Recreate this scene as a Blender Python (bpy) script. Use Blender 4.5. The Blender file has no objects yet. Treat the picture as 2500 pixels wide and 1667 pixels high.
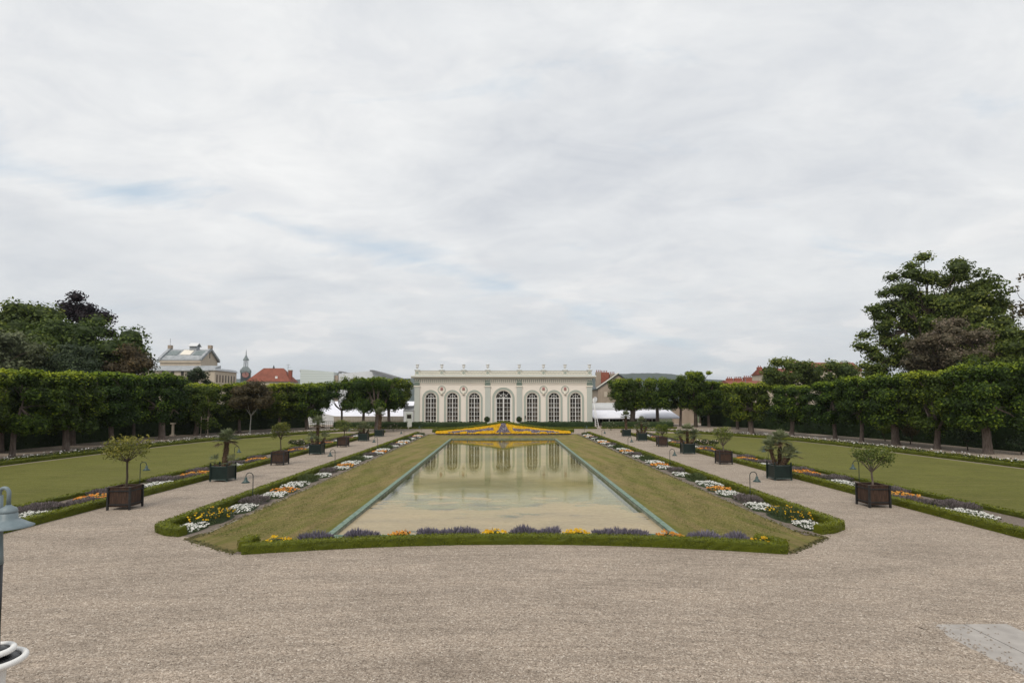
import bpy, bmesh, math, random
import numpy as np
from mathutils import Vector, Matrix

# ------------------------------------------------------------------ camera, sky, sun, exposure
scene = bpy.context.scene
col = scene.collection
R = math.radians
H = 4.5                                   # eye height above the gravel
cam_d = bpy.data.cameras.new("camera")
cam = bpy.data.objects.new("camera", cam_d); col.objects.link(cam)
cam_d.sensor_width = 36.0
cam_d.lens = 19.5
cam_d.clip_start = 0.05
cam_d.clip_end = 20000
cam.location = (0, 0, H)
cam.rotation_euler = (R(93.0), R(0.0), R(-0.9))
cam_d.shift_y = 0.0303
scene.camera = cam
scene.render.resolution_x, scene.render.resolution_y = 1024, 682
scene.view_settings.view_transform = 'Standard'
scene.view_settings.look = 'None'
scene.view_settings.exposure = 0.30
scene.view_settings.gamma = 1.0
scene.render.engine = 'CYCLES'
scene.cycles.max_bounces = 6
scene.cycles.transparent_max_bounces = 12
scene.cycles.use_denoising = True

SUN_EL, SUN_AZ = 52.0, 205.0              # degrees; azimuth clockwise from +Y
world = bpy.data.worlds.new("World"); scene.world = world
world.use_nodes = True
nt = world.node_tree; nt.nodes.clear()
def WN(t, **k):
    n = nt.nodes.new(t)
    for a, v in k.items(): setattr(n, a, v)
    return n
out = WN('ShaderNodeOutputWorld'); bg = WN('ShaderNodeBackground')
nt.links.new(bg.outputs[0], out.inputs[0])
sky = WN('ShaderNodeTexSky', sky_type='NISHITA', sun_disc=False)
sky.sun_elevation = R(SUN_EL); sky.sun_rotation = R(SUN_AZ)
sky.air_density = 1.0; sky.dust_density = 2.0
tc = WN('ShaderNodeTexCoord')
sep = WN('ShaderNodeSeparateXYZ'); nt.links.new(tc.outputs['Generated'], sep.inputs[0])
def wmath(op, a, b=None, clamp=False):
    n = WN('ShaderNodeMath', operation=op); n.use_clamp = clamp
    for i, v in enumerate((a, b)):
        if v is None: continue
        if isinstance(v, (int, float)): n.inputs[i].default_value = v
        else: nt.links.new(v, n.inputs[i])
    return n.outputs[0]
zc = wmath('MAXIMUM', sep.outputs[2], 0.0)
zd = wmath('ADD', zc, 0.22)
px = wmath('DIVIDE', sep.outputs[0], zd); py = wmath('DIVIDE', sep.outputs[1], zd)
comb = WN('ShaderNodeCombineXYZ'); nt.links.new(px, comb.inputs[0]); nt.links.new(py, comb.inputs[1])
def wnoise(scale, det, rough, rot, sx, sy, loc=(0, 0, 0), dist=0.0):
    m = WN('ShaderNodeMapping'); nt.links.new(comb.outputs[0], m.inputs[0])
    m.inputs['Rotation'].default_value = (0, 0, R(rot)); m.inputs['Scale'].default_value = (sx, sy, 1)
    m.inputs['Location'].default_value = loc
    n = WN('ShaderNodeTexNoise'); nt.links.new(m.outputs[0], n.inputs[0])
    n.inputs['Scale'].default_value = scale; n.inputs['Detail'].default_value = det
    n.inputs['Roughness'].default_value = rough; n.inputs['Distortion'].default_value = dist
    return n.outputs['Fac']
def wramp(fac, stops):
    r = WN('ShaderNodeValToRGB'); nt.links.new(fac, r.inputs[0])
    el = r.color_ramp.elements
    while len(el) > 1: el.remove(el[-1])
    el[0].position, el[0].color = stops[0][0], (*stops[0][1], 1)
    for p, c in stops[1:]:
        e = el.new(p); e.color = (*c, 1)
    return r.outputs[0]
def wmix(fac, a, b, blend='MIX'):
    m = WN('ShaderNodeMix', data_type='RGBA', blend_type=blend)
    if isinstance(fac, (int, float)): m.inputs[0].default_value = fac
    else: nt.links.new(fac, m.inputs[0])
    for i, v in ((6, a), (7, b)):
        if isinstance(v, tuple): m.inputs[i].default_value = (*v, 1)
        else: nt.links.new(v, m.inputs[i])
    return m.outputs[2]
big = wnoise(1.0, 6, 0.58, 28, 1.0, 1.3, (3.1, 1.7, 0), 0.4)      # broad sheets of cloud
fine = wnoise(3.0, 10, 0.64, 28, 1.0, 1.45, (7.3, 2.2, 0), 0.55)     # streaky mottling
cl = wramp(big, [(0.30, (0.585, 0.605, 0.635)), (0.46, (0.660, 0.675, 0.692)), (0.62, (0.735, 0.742, 0.746))])
cl2 = wramp(fine, [(0.33, (0.89, 0.90, 0.92)), (0.5, (0.98, 0.98, 0.98)), (0.68, (1.06, 1.055, 1.045))])
clouds = wmix(1.0, cl, cl2, 'MULTIPLY')
# thin places, where the blue shows
TLA, TLB, TLC = 0.60, -0.80, 1.83
tl = wmath('ADD', wmath('MULTIPLY', px, TLA), wmath('ADD', wmath('MULTIPLY', py, TLB), TLC))      # a long slanting rift
rift = wmath('SUBTRACT', 1.0, wmath('MULTIPLY', wmath('ABSOLUTE', tl), 5.5), True)
thin = wnoise(1.7, 8, 0.62, 24, 0.8, 1.9, (1.4, 5.15, 0), 0.5)
thin2 = wmath('SUBTRACT', thin, wmath('MULTIPLY', rift, 0.24))
thin_f = wramp(thin2, [(0.16, (0.75, 0.75, 0.75)), (0.40, (0.0, 0.0, 0.0))])
skyb = WN('ShaderNodeVectorMath', operation='SCALE'); nt.links.new(sky.outputs[0], skyb.inputs[0]); skyb.inputs['Scale'].default_value = 0.12
skyl = wmix(0.75, skyb.outputs[0], (0.43, 0.545, 0.64))
clouds = wmix(thin_f, clouds, skyl)
# lower air, a touch darker and greyer, with a row of small cumulus
lowf = wramp(sep.outputs[2], [(0.0, (1, 1, 1)), (0.30, (0, 0, 0))])
puff_m = WN('ShaderNodeMapping'); nt.links.new(tc.outputs['Generated'], puff_m.inputs[0]); puff_m.inputs['Scale'].default_value = (6.5, 6.5, 24)
puff_m.inputs['Location'].default_value = (2.3, 0.4, 0.6)
pn = WN('ShaderNodeTexNoise'); nt.links.new(puff_m.outputs[0], pn.inputs[0]); pn.inputs['Scale'].default_value = 1.0; pn.inputs['Detail'].default_value = 6; pn.inputs['Roughness'].default_value = 0.55
puffs = wramp(pn.outputs['Fac'], [(0.42, (0.50, 0.535, 0.57)), (0.53, (0.565, 0.59, 0.61)), (0.585, (0.61, 0.62, 0.63)), (0.62, (0.71, 0.70, 0.69))])
lowmix = wmath('MULTIPLY', lowf, 0.8)
final = wmix(lowmix, clouds, puffs)
# underside of the world (never seen): ground bounce
below = wmath('GREATER_THAN', 0.0, sep.outputs[2])
final = wmix(below, final, (0.30, 0.29, 0.26))
nt.links.new(final, bg.inputs['Color']); bg.inputs['Strength'].default_value = 1.0
world.cycles.sampling_method = 'MANUAL'; world.cycles.sample_map_resolution = 512

sun_d = bpy.data.lights.new("sun", 'SUN'); sun = bpy.data.objects.new("sun", sun_d); col.objects.link(sun)
sun_d.energy = 1.5; sun_d.angle = R(20); sun_d.color = (1.0, 0.93, 0.82)
sd = Vector((math.sin(R(SUN_AZ)) * math.cos(R(SUN_EL)), math.cos(R(SUN_AZ)) * math.cos(R(SUN_EL)), math.sin(R(SUN_EL))))
sun.rotation_euler = sd.to_track_quat('Z', 'Y').to_euler()

# ------------------------------------------------------------------ materials
def new_mat(name):
    m = bpy.data.materials.new(name); m.use_nodes = True
    t = m.node_tree; b = t.nodes['Principled BSDF']
    return m, t, b
def lk(t, a, b): t.links.new(a, b)
def nd(t, typ, **k):
    n = t.nodes.new(typ)
    for a, v in k.items():
        if a in ('operation', 'blend_type', 'data_type', 'feature', 'attribute_name', 'sky_type', 'wave_type', 'bands_direction', 'noise_dimensions', 'distance'): setattr(n, a, v)
    for a, v in k.items():
        if a not in ('operation', 'blend_type', 'data_type', 'feature', 'attribute_name', 'sky_type', 'wave_type', 'bands_direction', 'noise_dimensions', 'distance'):
            n.inputs[a.replace('_', ' ')].default_value = v
    return n
def coords(t, scale=(1, 1, 1), rot=0, kind='Object', mirror=False):
    tcn = t.nodes.new('ShaderNodeTexCoord'); m = t.nodes.new('ShaderNodeMapping'); src_ = tcn.outputs[kind]
    if mirror:
        ab = t.nodes.new('ShaderNodeVectorMath'); ab.operation = 'ABSOLUTE'; lk(t, src_, ab.inputs[0]); src_ = ab.outputs[0]
    if rot:
        m0 = t.nodes.new('ShaderNodeMapping'); lk(t, src_, m0.inputs[0]); m0.inputs['Rotation'].default_value = (0, 0, R(rot)); src_ = m0.outputs[0]
    lk(t, src_, m.inputs[0]); m.inputs['Scale'].default_value = scale
    return m.outputs[0]
def noise(t, vec, scale, detail=4, rough=0.55):
    n = t.nodes.new('ShaderNodeTexNoise'); lk(t, vec, n.inputs[0])
    n.inputs['Scale'].default_value = scale; n.inputs['Detail'].default_value = detail; n.inputs['Roughness'].default_value = rough
    return n.outputs['Fac']
def ramp(t, fac, stops, const=False):
    r = t.nodes.new('ShaderNodeValToRGB'); lk(t, fac, r.inputs[0])
    if const: r.color_ramp.interpolation = 'CONSTANT'
    el = r.color_ramp.elements
    while len(el) > 1: el.remove(el[-1])
    el[0].position, el[0].color = stops[0][0], (*stops[0][1], 1)
    for p, c in stops[1:]:
        e = el.new(p); e.color = (*c, 1)
    return r.outputs[0]
def mix(t, fac, a, b, blend='MIX'):
    m = t.nodes.new('ShaderNodeMix'); m.data_type = 'RGBA'; m.blend_type = blend
    if isinstance(fac, (int, float)): m.inputs[0].default_value = fac
    else: lk(t, fac, m.inputs[0])
    for i, v in ((6, a), (7, b)):
        if isinstance(v, tuple): m.inputs[i].default_value = (*v, 1)
        else: lk(t, v, m.inputs[i])
    return m.outputs[2]
def bump(t, b, h, strength, dist=0.02):
    n = t.nodes.new('ShaderNodeBump'); lk(t, h, n.inputs['Height']); n.inputs['Strength'].default_value = strength
    n.inputs['Distance'].default_value = dist; lk(t, n.outputs[0], b.inputs['Normal'])
def surf(name, c1, c2, scale=3, rough=0.8, bs=0.0, bscale=None, metallic=0.0, spec=0.3, detail=5, sc=(1, 1, 1)):
    m, t, b = new_mat(name)
    v = coords(t, sc); f = noise(t, v, scale, detail)
    lk(t, ramp(t, f, [(0.32, c1), (0.68, c2)]), b.inputs['Base Color'])
    b.inputs['Roughness'].default_value = rough; b.inputs['Metallic'].default_value = metallic
    b.inputs['Specular IOR Level'].default_value = spec
    if bs: bump(t, b, noise(t, v, bscale or scale * 8, 5), bs)
    return m
def leafmat(name, dark, mid, light, trans=0.25, rough=0.55, var=0.12, spec=0.25):
    m, t, b = new_mat(name)
    a = nd(t, 'ShaderNodeAttribute', attribute_name='tint')
    c = ramp(t, a.outputs['Fac'], [(0.0, dark), (0.5, mid), (1.0, light)])
    oi = t.nodes.new('ShaderNodeObjectInfo')
    hs = t.nodes.new('ShaderNodeHueSaturation'); lk(t, c, hs.inputs['Color'])
    mr = t.nodes.new('ShaderNodeMapRange'); lk(t, oi.outputs['Random'], mr.inputs[0]); mr.inputs[3].default_value = 1 - var; mr.inputs[4].default_value = 1 + var
    lk(t, mr.outputs[0], hs.inputs['Value'])
    mr2 = t.nodes.new('ShaderNodeMapRange'); lk(t, oi.outputs['Random'], mr2.inputs[0]); mr2.inputs[3].default_value = 0.5 + var * 0.08; mr2.inputs[4].default_value = 0.5 - var * 0.10
    lk(t, mr2.outputs[0], hs.inputs['Hue'])
    lk(t, hs.outputs[0], b.inputs['Base Color']); b.inputs['Roughness'].default_value = rough
    b.inputs['Specular IOR Level'].default_value = spec
    tr = t.nodes.new('ShaderNodeBsdfTranslucent'); ms = t.nodes.new('ShaderNodeMixShader'); ms.inputs[0].default_value = trans
    lk(t, hs.outputs[0], tr.inputs[0]); lk(t, b.outputs[0], ms.inputs[1]); lk(t, tr.outputs[0], ms.inputs[2])
    lk(t, ms.outputs[0], t.nodes['Material Output'].inputs[0])
    return m

M = {}
# gravel: small stones, raked and trodden unevenly
m, t, b = new_mat('gravel'); v = coords(t)
vo = t.nodes.new('ShaderNodeTexVoronoi'); lk(t, v, vo.inputs[0]); vo.inputs['Scale'].default_value = 38; vo.inputs['Randomness'].default_value = 1
vs = t.nodes.new('ShaderNodeSeparateColor'); lk(t, vo.outputs['Color'], vs.inputs[0])
stone = ramp(t, vs.outputs[0], [(0.0, (0.06, 0.045, 0.034)), (0.18, (0.20, 0.155, 0.12)), (0.5, (0.37, 0.305, 0.245)), (0.82, (0.50, 0.42, 0.345)), (0.95, (0.74, 0.66, 0.57))])
vo2 = t.nodes.new('ShaderNodeTexVoronoi'); lk(t, v, vo2.inputs[0]); vo2.inputs['Scale'].default_value = 90
vs2 = t.nodes.new('ShaderNodeSeparateColor'); lk(t, vo2.outputs['Color'], vs2.inputs[0])
grit = ramp(t, vs2.outputs[1], [(0.0, (0.16, 0.125, 0.095)), (0.6, (0.36, 0.30, 0.24)), (1.0, (0.50, 0.42, 0.345))])
sel = ramp(t, noise(t, v, 6, 4), [(0.42, (0, 0, 0)), (0.6, (1, 1, 1))])
base = mix(t, 0.45, stone, grit)
base = mix(t, sel, base, mix(t, 0.7, stone, grit))
patch = ramp(t, noise(t, coords(t, (0.5, 1.6, 1)), 0.55, 6, 0.62), [(0.3, (0.80, 0.79, 0.78)), (0.5, (0.99, 0.985, 0.98)), (0.72, (1.14, 1.12, 1.10))])
patch2 = ramp(t, noise(t, coords(t, (1, 3.2, 1), 12), 2.6, 5, 0.65), [(0.32, (0.84, 0.835, 0.83)), (0.66, (1.12, 1.11, 1.10))])
c = mix(t, 1.0, base, patch, 'MULTIPLY'); c = mix(t, 1.0, c, patch2, 'MULTIPLY')
sx = t.nodes.new('ShaderNodeSeparateXYZ'); lk(t, v, sx.inputs[0])
x2 = t.nodes.new('ShaderNodeMath'); x2.operation = 'MULTIPLY'; lk(t, sx.outputs[0], x2.inputs[0]); lk(t, sx.outputs[0], x2.inputs[1])
yc = t.nodes.new('ShaderNodeMath'); yc.operation = 'MULTIPLY_ADD'; lk(t, x2.outputs[0], yc.inputs[0]); yc.inputs[1].default_value = 0.017; lk(t, sx.outputs[1], yc.inputs[2])
xs = t.nodes.new('ShaderNodeMath'); xs.operation = 'MULTIPLY'; lk(t, sx.outputs[0], xs.inputs[0]); xs.inputs[1].default_value = 0.22
ys = t.nodes.new('ShaderNodeMath'); ys.operation = 'MULTIPLY'; lk(t, yc.outputs[0], ys.inputs[0]); ys.inputs[1].default_value = 4.6
cv_ = t.nodes.new('ShaderNodeCombineXYZ'); lk(t, xs.outputs[0], cv_.inputs[0]); lk(t, ys.outputs[0], cv_.inputs[1])
rake = ramp(t, noise(t, cv_.outputs[0], 1.5, 5, 0.6), [(0.34, (0.88, 0.875, 0.87)), (0.5, (1, 1, 1)), (0.66, (1.09, 1.085, 1.08))])
clod = ramp(t, noise(t, v, 17, 4, 0.7), [(0.32, (0.74, 0.73, 0.72)), (0.5, (1, 1, 1)), (0.68, (1.20, 1.19, 1.18))])
c = mix(t, 1.0, c, rake, 'MULTIPLY'); c = mix(t, 1.0, c, clod, 'MULTIPLY'); c = mix(t, 1.0, c, (0.955, 0.97, 0.985), 'MULTIPLY')
lk(t, c, b.inputs['Base Color']); b.inputs['Roughness'].default_value = 0.92; b.inputs['Specular IOR Level'].default_value = 0.2
inv = t.nodes.new('ShaderNodeMath'); inv.operation = 'SUBTRACT'; inv.inputs[0].default_value = 0.5; lk(t, vo.outputs['Distance'], inv.inputs[1])
bump(t, b, inv.outputs[0], 0.9, 0.012)
M['gravel'] = m
# mown lawn
def lawn(name, a, b_, c_, dry, rot, drysc, dryth, str_=(0.35, 2.4, 1), mirror=False):
    m, t, b = new_mat(name); v = coords(t)
    f = noise(t, v, 34, 6, 0.75)
    g = ramp(t, f, [(0.28, a), (0.5, b_), (0.72, c_)])
    st = ramp(t, noise(t, coords(t, str_, rot, mirror=mirror), drysc, 8, 0.68), [(dryth - 0.10, (0, 0, 0)), (dryth + 0.13, (1, 1, 1))])
    g2 = ramp(t, f, [(0.25, tuple(x * 0.66 for x in dry)), (0.75, tuple(x * 1.25 for x in dry))])
    cc = mix(t, st, g, g2)
    for sc_, lo, hi, vv in ((0.33, 0.86, 1.12, v), (3.1, 0.86, 1.13, coords(t, (0.6, 1.8, 1))), (9.0, 0.82, 1.16, coords(t, (0.7, 1.5, 1)))):
        cc = mix(t, 1.0, cc, ramp(t, noise(t, vv, sc_, 5, 0.65), [(0.3, (lo, lo, lo)), (0.7, (hi, hi * 0.99, hi * 0.97))]), 'MULTIPLY')
    lk(t, cc, b.inputs['Base Color']); b.inputs['Roughness'].default_value = 0.9; b.inputs['Specular IOR Level'].default_value = 0.12
    bump(t, b, noise(t, v, 42, 6, 0.75), 1.0, 0.05)
    return m
M['lawn'] = lawn('lawn_grass', (0.078, 0.084, 0.020), (0.140, 0.146, 0.036), (0.205, 0.200, 0.060), (0.200, 0.185, 0.068), 3, 0.9, 0.60, (0.25, 2.2, 1))
M['bank'] = lawn('bank_grass', (0.082, 0.092, 0.020), (0.150, 0.156, 0.036), (0.225, 0.215, 0.064), (0.255, 0.200, 0.090), -7, 0.9, 0.475, (2.0, 0.16, 1), True)
M['soil'] = surf('bare_soil', (0.11, 0.088, 0.070), (0.23, 0.19, 0.155), 14, 0.95, 0.6, 60)
M['earthpath'] = surf('trodden_earth', (0.20, 0.16, 0.125), (0.30, 0.25, 0.20), 5, 0.95, 0.4, 50)
M['field'] = surf('far_fields', (0.04, 0.055, 0.02), (0.08, 0.09, 0.035), 0.01, 0.95)
M['hill'] = surf('wooded_hill', (0.018, 0.032, 0.026), (0.040, 0.058, 0.040), 0.02, 0.95, 0.0)
# foliage
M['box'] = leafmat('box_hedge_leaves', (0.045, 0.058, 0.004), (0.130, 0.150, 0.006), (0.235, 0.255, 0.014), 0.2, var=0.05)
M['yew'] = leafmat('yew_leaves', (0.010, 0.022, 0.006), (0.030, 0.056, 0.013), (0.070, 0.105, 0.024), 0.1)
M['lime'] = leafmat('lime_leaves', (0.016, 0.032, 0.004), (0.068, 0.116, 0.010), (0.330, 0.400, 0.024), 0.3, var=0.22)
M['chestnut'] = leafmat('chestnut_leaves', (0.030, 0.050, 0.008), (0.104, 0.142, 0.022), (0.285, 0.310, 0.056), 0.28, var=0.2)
M['copper'] = leafmat('copper_beech_leaves', (0.006, 0.003, 0.005), (0.018, 0.008, 0.014), (0.045, 0.018, 0.028), 0.2)
M['palegreen'] = leafmat('whitebeam_leaves', (0.050, 0.062, 0.028), (0.135, 0.155, 0.075), (0.300, 0.315, 0.185), 0.2)
M['bluegreen'] = leafmat('dark_evergreen_leaves', (0.012, 0.024, 0.009), (0.038, 0.062, 0.024), (0.095, 0.130, 0.052), 0.12)
M['russet'] = leafmat('russet_leaves', (0.035, 0.028, 0.012), (0.095, 0.072, 0.028), (0.180, 0.125, 0.050), 0.2)
M['pinkish'] = leafmat('faded_blossom_leaves', (0.060, 0.054, 0.028), (0.160, 0.130, 0.080), (0.38, 0.29, 0.25), 0.2)
M['yellowgreen'] = leafmat('yellow_green_leaves', (0.030, 0.050, 0.006), (0.085, 0.120, 0.012), (0.20, 0.23, 0.03), 0.3)
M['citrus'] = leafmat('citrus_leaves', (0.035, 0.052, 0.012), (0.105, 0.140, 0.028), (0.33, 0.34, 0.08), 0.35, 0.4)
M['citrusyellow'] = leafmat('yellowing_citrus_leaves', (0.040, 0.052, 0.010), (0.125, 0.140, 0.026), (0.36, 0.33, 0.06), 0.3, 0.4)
M['palm'] = leafmat('palm_fronds', (0.045, 0.060, 0.026), (0.120, 0.145, 0.068), (0.27, 0.285, 0.16), 0.25, 0.5)
M['palmdry'] = leafmat('withered_fronds', (0.060, 0.040, 0.022), (0.130, 0.090, 0.055), (0.22, 0.16, 0.10), 0.2, 0.7)
M['bedgreen'] = leafmat('bed_leaves', (0.025, 0.040, 0.012), (0.065, 0.090, 0.030), (0.12, 0.15, 0.06), 0.25)
M['rosegreen'] = leafmat('rose_leaves', (0.018, 0.026, 0.010), (0.045, 0.060, 0.020), (0.085, 0.105, 0.035), 0.2)
M['white_fl'] = leafmat('white_petals', (0.50, 0.50, 0.46), (0.72, 0.71, 0.67), (0.85, 0.84, 0.80), 0.3, 0.6, 0.03)
M['orange_fl'] = leafmat('orange_petals', (0.50, 0.15, 0.02), (0.68, 0.27, 0.03), (0.78, 0.42, 0.09), 0.3, 0.6, 0.04)
M['yellow_fl'] = leafmat('yellow_petals', (0.56, 0.27, 0.003), (0.72, 0.42, 0.006), (0.82, 0.55, 0.016), 0.3, 0.6, 0.03)
M['purple_fl'] = leafmat('lilac_petals', (0.070, 0.055, 0.078), (0.14, 0.112, 0.150), (0.27, 0.23, 0.28), 0.3, 0.6, 0.04)
M['lavender'] = leafmat('lavender_spikes', (0.085, 0.082, 0.090), (0.165, 0.148, 0.185), (0.275, 0.245, 0.320), 0.2, 0.7, 0.06)
M['lavender_dull'] = leafmat('dull_lavender', (0.070, 0.060, 0.054), (0.150, 0.126, 0.122), (0.245, 0.205, 0.205), 0.2, 0.7, 0.06)
M['rose_fl'] = leafmat('pale_rose_petals', (0.55, 0.36, 0.30), (0.72, 0.58, 0.48), (0.82, 0.76, 0.66), 0.3, 0.6, 0.05)
M['bark'] = surf('grey_bark', (0.085, 0.066, 0.055), (0.190, 0.150, 0.125), 9, 0.95, 0.8, 30, sc=(1, 1, 0.25))
M['darkbark'] = surf('dark_bark', (0.035, 0.027, 0.020), (0.090, 0.070, 0.052), 8, 0.95, 0.6, 30, sc=(1, 1, 0.3))
M['palebark'] = surf('pale_bark', (0.25, 0.25, 0.23), (0.42, 0.41, 0.37), 6, 0.9, 0.3)
M['fibre'] = surf('palm_fibre', (0.040, 0.024, 0.014), (0.150, 0.100, 0.062), 22, 0.98, 1.0, 60)
# things
M['wood'] = surf('stained_oak', (0.028, 0.016, 0.011), (0.080, 0.044, 0.028), 12, 0.7, 0.3, 40, sc=(1, 1, 0.15))
M['iron'] = surf('black_iron', (0.010, 0.011, 0.012), (0.025, 0.024, 0.024), 8, 0.55, spec=0.4)
M['greenpaint'] = surf('dark_green_paint', (0.003, 0.010, 0.008), (0.006, 0.018, 0.014), 3, 0.45, spec=0.4)
M['greytrim'] = surf('worn_green_trim', (0.05, 0.075, 0.07), (0.12, 0.15, 0.14), 14, 0.6)
M['lampgreen'] = surf('lamp_green_paint', (0.020, 0.045, 0.042), (0.035, 0.070, 0.065), 6, 0.4, spec=0.5)
M['lamppole'] = surf('lamp_pole_paint', (0.018, 0.026, 0.022), (0.032, 0.042, 0.036), 6, 0.5, spec=0.4)
M['lampblue'] = surf('lamp_blue_grey_paint', (0.135, 0.180, 0.200), (0.190, 0.235, 0.255), 9, 0.45, spec=0.4, bs=0.05)
M['lampblack'] = surf('lamp_black_paint', (0.008, 0.008, 0.010), (0.018, 0.018, 0.020), 9, 0.35, spec=0.5)
M['glassdiff'] = surf('frosted_lamp_glass', (0.55, 0.57, 0.56), (0.62, 0.64, 0.63), 5, 0.2)
M['whitepaint'] = surf('white_paint', (0.72, 0.71, 0.69), (0.82, 0.81, 0.79), 4, 0.5)
M['coping'] = surf('green_painted_coping', (0.085, 0.150, 0.112), (0.225, 0.290, 0.232), 4.5, 0.65, 0.3, 30, detail=8)
M['copingside'] = surf('stained_basin_wall', (0.13, 0.15, 0.11), (0.28, 0.29, 0.23), 3, 0.8)
m, t, b = new_mat('basin_sand'); v = coords(t)
sand = ramp(t, noise(t, coords(t, (1, 1.7, 1)), 0.9, 8, 0.62), [(0.34, (0.42, 0.34, 0.19)), (0.52, (0.60, 0.49, 0.31)), (0.68, (0.70, 0.58, 0.40))])
alg = ramp(t, noise(t, v, 0.16, 6, 0.6), [(0.36, (0.52, 0.55, 0.36)), (0.60, (0.80, 0.79, 0.58))])
sx = t.nodes.new('ShaderNodeSeparateXYZ'); lk(t, v, sx.inputs[0])
mr = t.nodes.new('ShaderNodeMapRange'); lk(t, sx.outputs[1], mr.inputs[0]); mr.inputs[1].default_value = -19.0; mr.inputs[2].default_value = -8.0
mg = mix(t, mr.outputs[0], (1, 1, 1), alg)
lk(t, mix(t, 1.0, sand, mg, 'MULTIPLY'), b.inputs['Base Color']); b.inputs['Roughness'].default_value = 0.95
M['basin'] = m
# water: fresnel between clear tinted and mirror, fine ripples
m, t, b = new_mat('pool_water'); t.nodes.remove(b)
v = coords(t, (0.55, 1.5, 1))
w1 = noise(t, v, 2.6, 5, 0.55); w2 = noise(t, coords(t, (1, 2.2, 1)), 11, 3, 0.5)
amt = ramp(t, noise(t, coords(t, (0.6, 1, 1)), 0.28, 3), [(0.40, (0.25, 0.25, 0.25)), (0.62, (1, 1, 1))])
hh = mix(t, 0.28, w1, w2)
bm_ = t.nodes.new('ShaderNodeBump'); lk(t, hh, bm_.inputs['Height']); bm_.inputs['Distance'].default_value = 0.015
mm_ = t.nodes.new('ShaderNodeMath'); mm_.operation = 'MULTIPLY'; lk(t, amt, mm_.inputs[0]); mm_.inputs[1].default_value = 0.20; lk(t, mm_.outputs[0], bm_.inputs['Strength'])
fr = t.nodes.new('ShaderNodeFresnel'); fr.inputs[0].default_value = 1.333
gl = t.nodes.new('ShaderNodeBsdfGlossy'); gl.inputs['Roughness'].default_value = 0.0; gl.inputs['Color'].default_value = (0.95, 0.95, 0.89, 1); lk(t, bm_.outputs[0], gl.inputs['Normal'])
trn = t.nodes.new('ShaderNodeBsdfTransparent'); trn.inputs[0].default_value = (0.80, 0.84, 0.70, 1)
mx = t.nodes.new('ShaderNodeMixShader'); lk(t, fr.outputs[0], mx.inputs[0]); lk(t, trn.outputs[0], mx.inputs[1]); lk(t, gl.outputs[0], mx.inputs[2])
# pollen and fine sand drifted over the near end, floating in ragged patches
sx = t.nodes.new('ShaderNodeSeparateXYZ'); lk(t, coords(t), sx.inputs[0])
mr = t.nodes.new('ShaderNodeMapRange'); lk(t, sx.outputs[1], mr.inputs[0]); mr.inputs[1].default_value = 31.5; mr.inputs[2].default_value = 20.5; mr.clamp = False
dn = noise(t, coords(t, (0.35, 1.0, 1)), 0.55, 9, 0.66)
ad = t.nodes.new('ShaderNodeMath'); ad.operation = 'ADD'; lk(t, mr.outputs[0], ad.inputs[0])
ds_ = t.nodes.new('ShaderNodeMath'); ds_.operation = 'MULTIPLY_ADD'; lk(t, dn, ds_.inputs[0]); ds_.inputs[1].default_value = 2.6; ds_.inputs[2].default_value = -1.3; lk(t, ds_.outputs[0], ad.inputs[1])
fm_ = ramp(t, ad.outputs[0], [(0.44, (0, 0, 0)), (0.52, (0.66, 0.66, 0.66)), (1.0, (0.86, 0.86, 0.86))])
df = t.nodes.new('ShaderNodeBsdfDiffuse'); lk(t, ramp(t, noise(t, coords(t, (1, 2, 1)), 5, 8, 0.7), [(0.3, (0.36, 0.295, 0.195)), (0.6, (0.46, 0.385, 0.265)), (0.8, (0.54, 0.46, 0.33))]), df.inputs[0])
mx2 = t.nodes.new('ShaderNodeMixShader'); lk(t, fm_, mx2.inputs[0]); lk(t, mx.outputs[0], mx2.inputs[1]); lk(t, df.outputs[0], mx2.inputs[2])
lk(t, mx2.outputs[0], t.nodes['Material Output'].inputs[0]); M['water'] = m
# buildings
def stucco(name, c, d=0.92, rough=0.9):
    m, t, b = new_mat(name)
    f = noise(t, coords(t, (1, 1, 0.35)), 0.8, 6, 0.6)
    lk(t, ramp(t, f, [(0.3, tuple(x * d for x in c)), (0.65, c)]), b.inputs['Base Color']); b.inputs['Roughness'].default_value = rough
    b.inputs['Specular IOR Level'].default_value = 0.2
    return m
M['cream'] = stucco('cream_render', (0.84, 0.765, 0.685), 0.96)
M['creamtrim'] = stucco('cream_trim', (0.78, 0.73, 0.645), 0.95)
M['sage'] = stucco('sage_paint', (0.52, 0.54, 0.495), 0.95)
M['sagedark'] = stucco('dark_sage_paint', (0.43, 0.465, 0.415), 0.88)
M['teal'] = surf('teal_ornament', (0.14, 0.22, 0.19), (0.32, 0.40, 0.35), 9, 0.8)
m, t, b = new_mat('scale_pattern_band'); v = coords(t)
ck = t.nodes.new('ShaderNodeTexVoronoi'); lk(t, v, ck.inputs[0]); ck.inputs['Scale'].default_value = 7.5; ck.inputs['Randomness'].default_value = 0.15
lk(t, ramp(t, ck.outputs['Distance'], [(0.28, (0.70, 0.66, 0.59)), (0.44, (0.40, 0.44, 0.39))]), b.inputs['Base Color']); b.inputs['Roughness'].default_value = 0.85
M['scales'] = m
m, t, b = new_mat('dark_window_glass'); v = coords(t)
lk(t, ramp(t, noise(t, v, 0.9, 4), [(0.35, (0.014, 0.012, 0.010)), (0.5, (0.050, 0.042, 0.034)), (0.68, (0.12, 0.10, 0.08))]), b.inputs['Base Color'])
b.inputs['Roughness'].default_value = 0.12; b.inputs['Specular IOR Level'].default_value = 0.25
M['glass'] = m
M['red'] = surf('red_relief', (0.30, 0.12, 0.11), (0.50, 0.30, 0.27), 9, 0.8)
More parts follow.
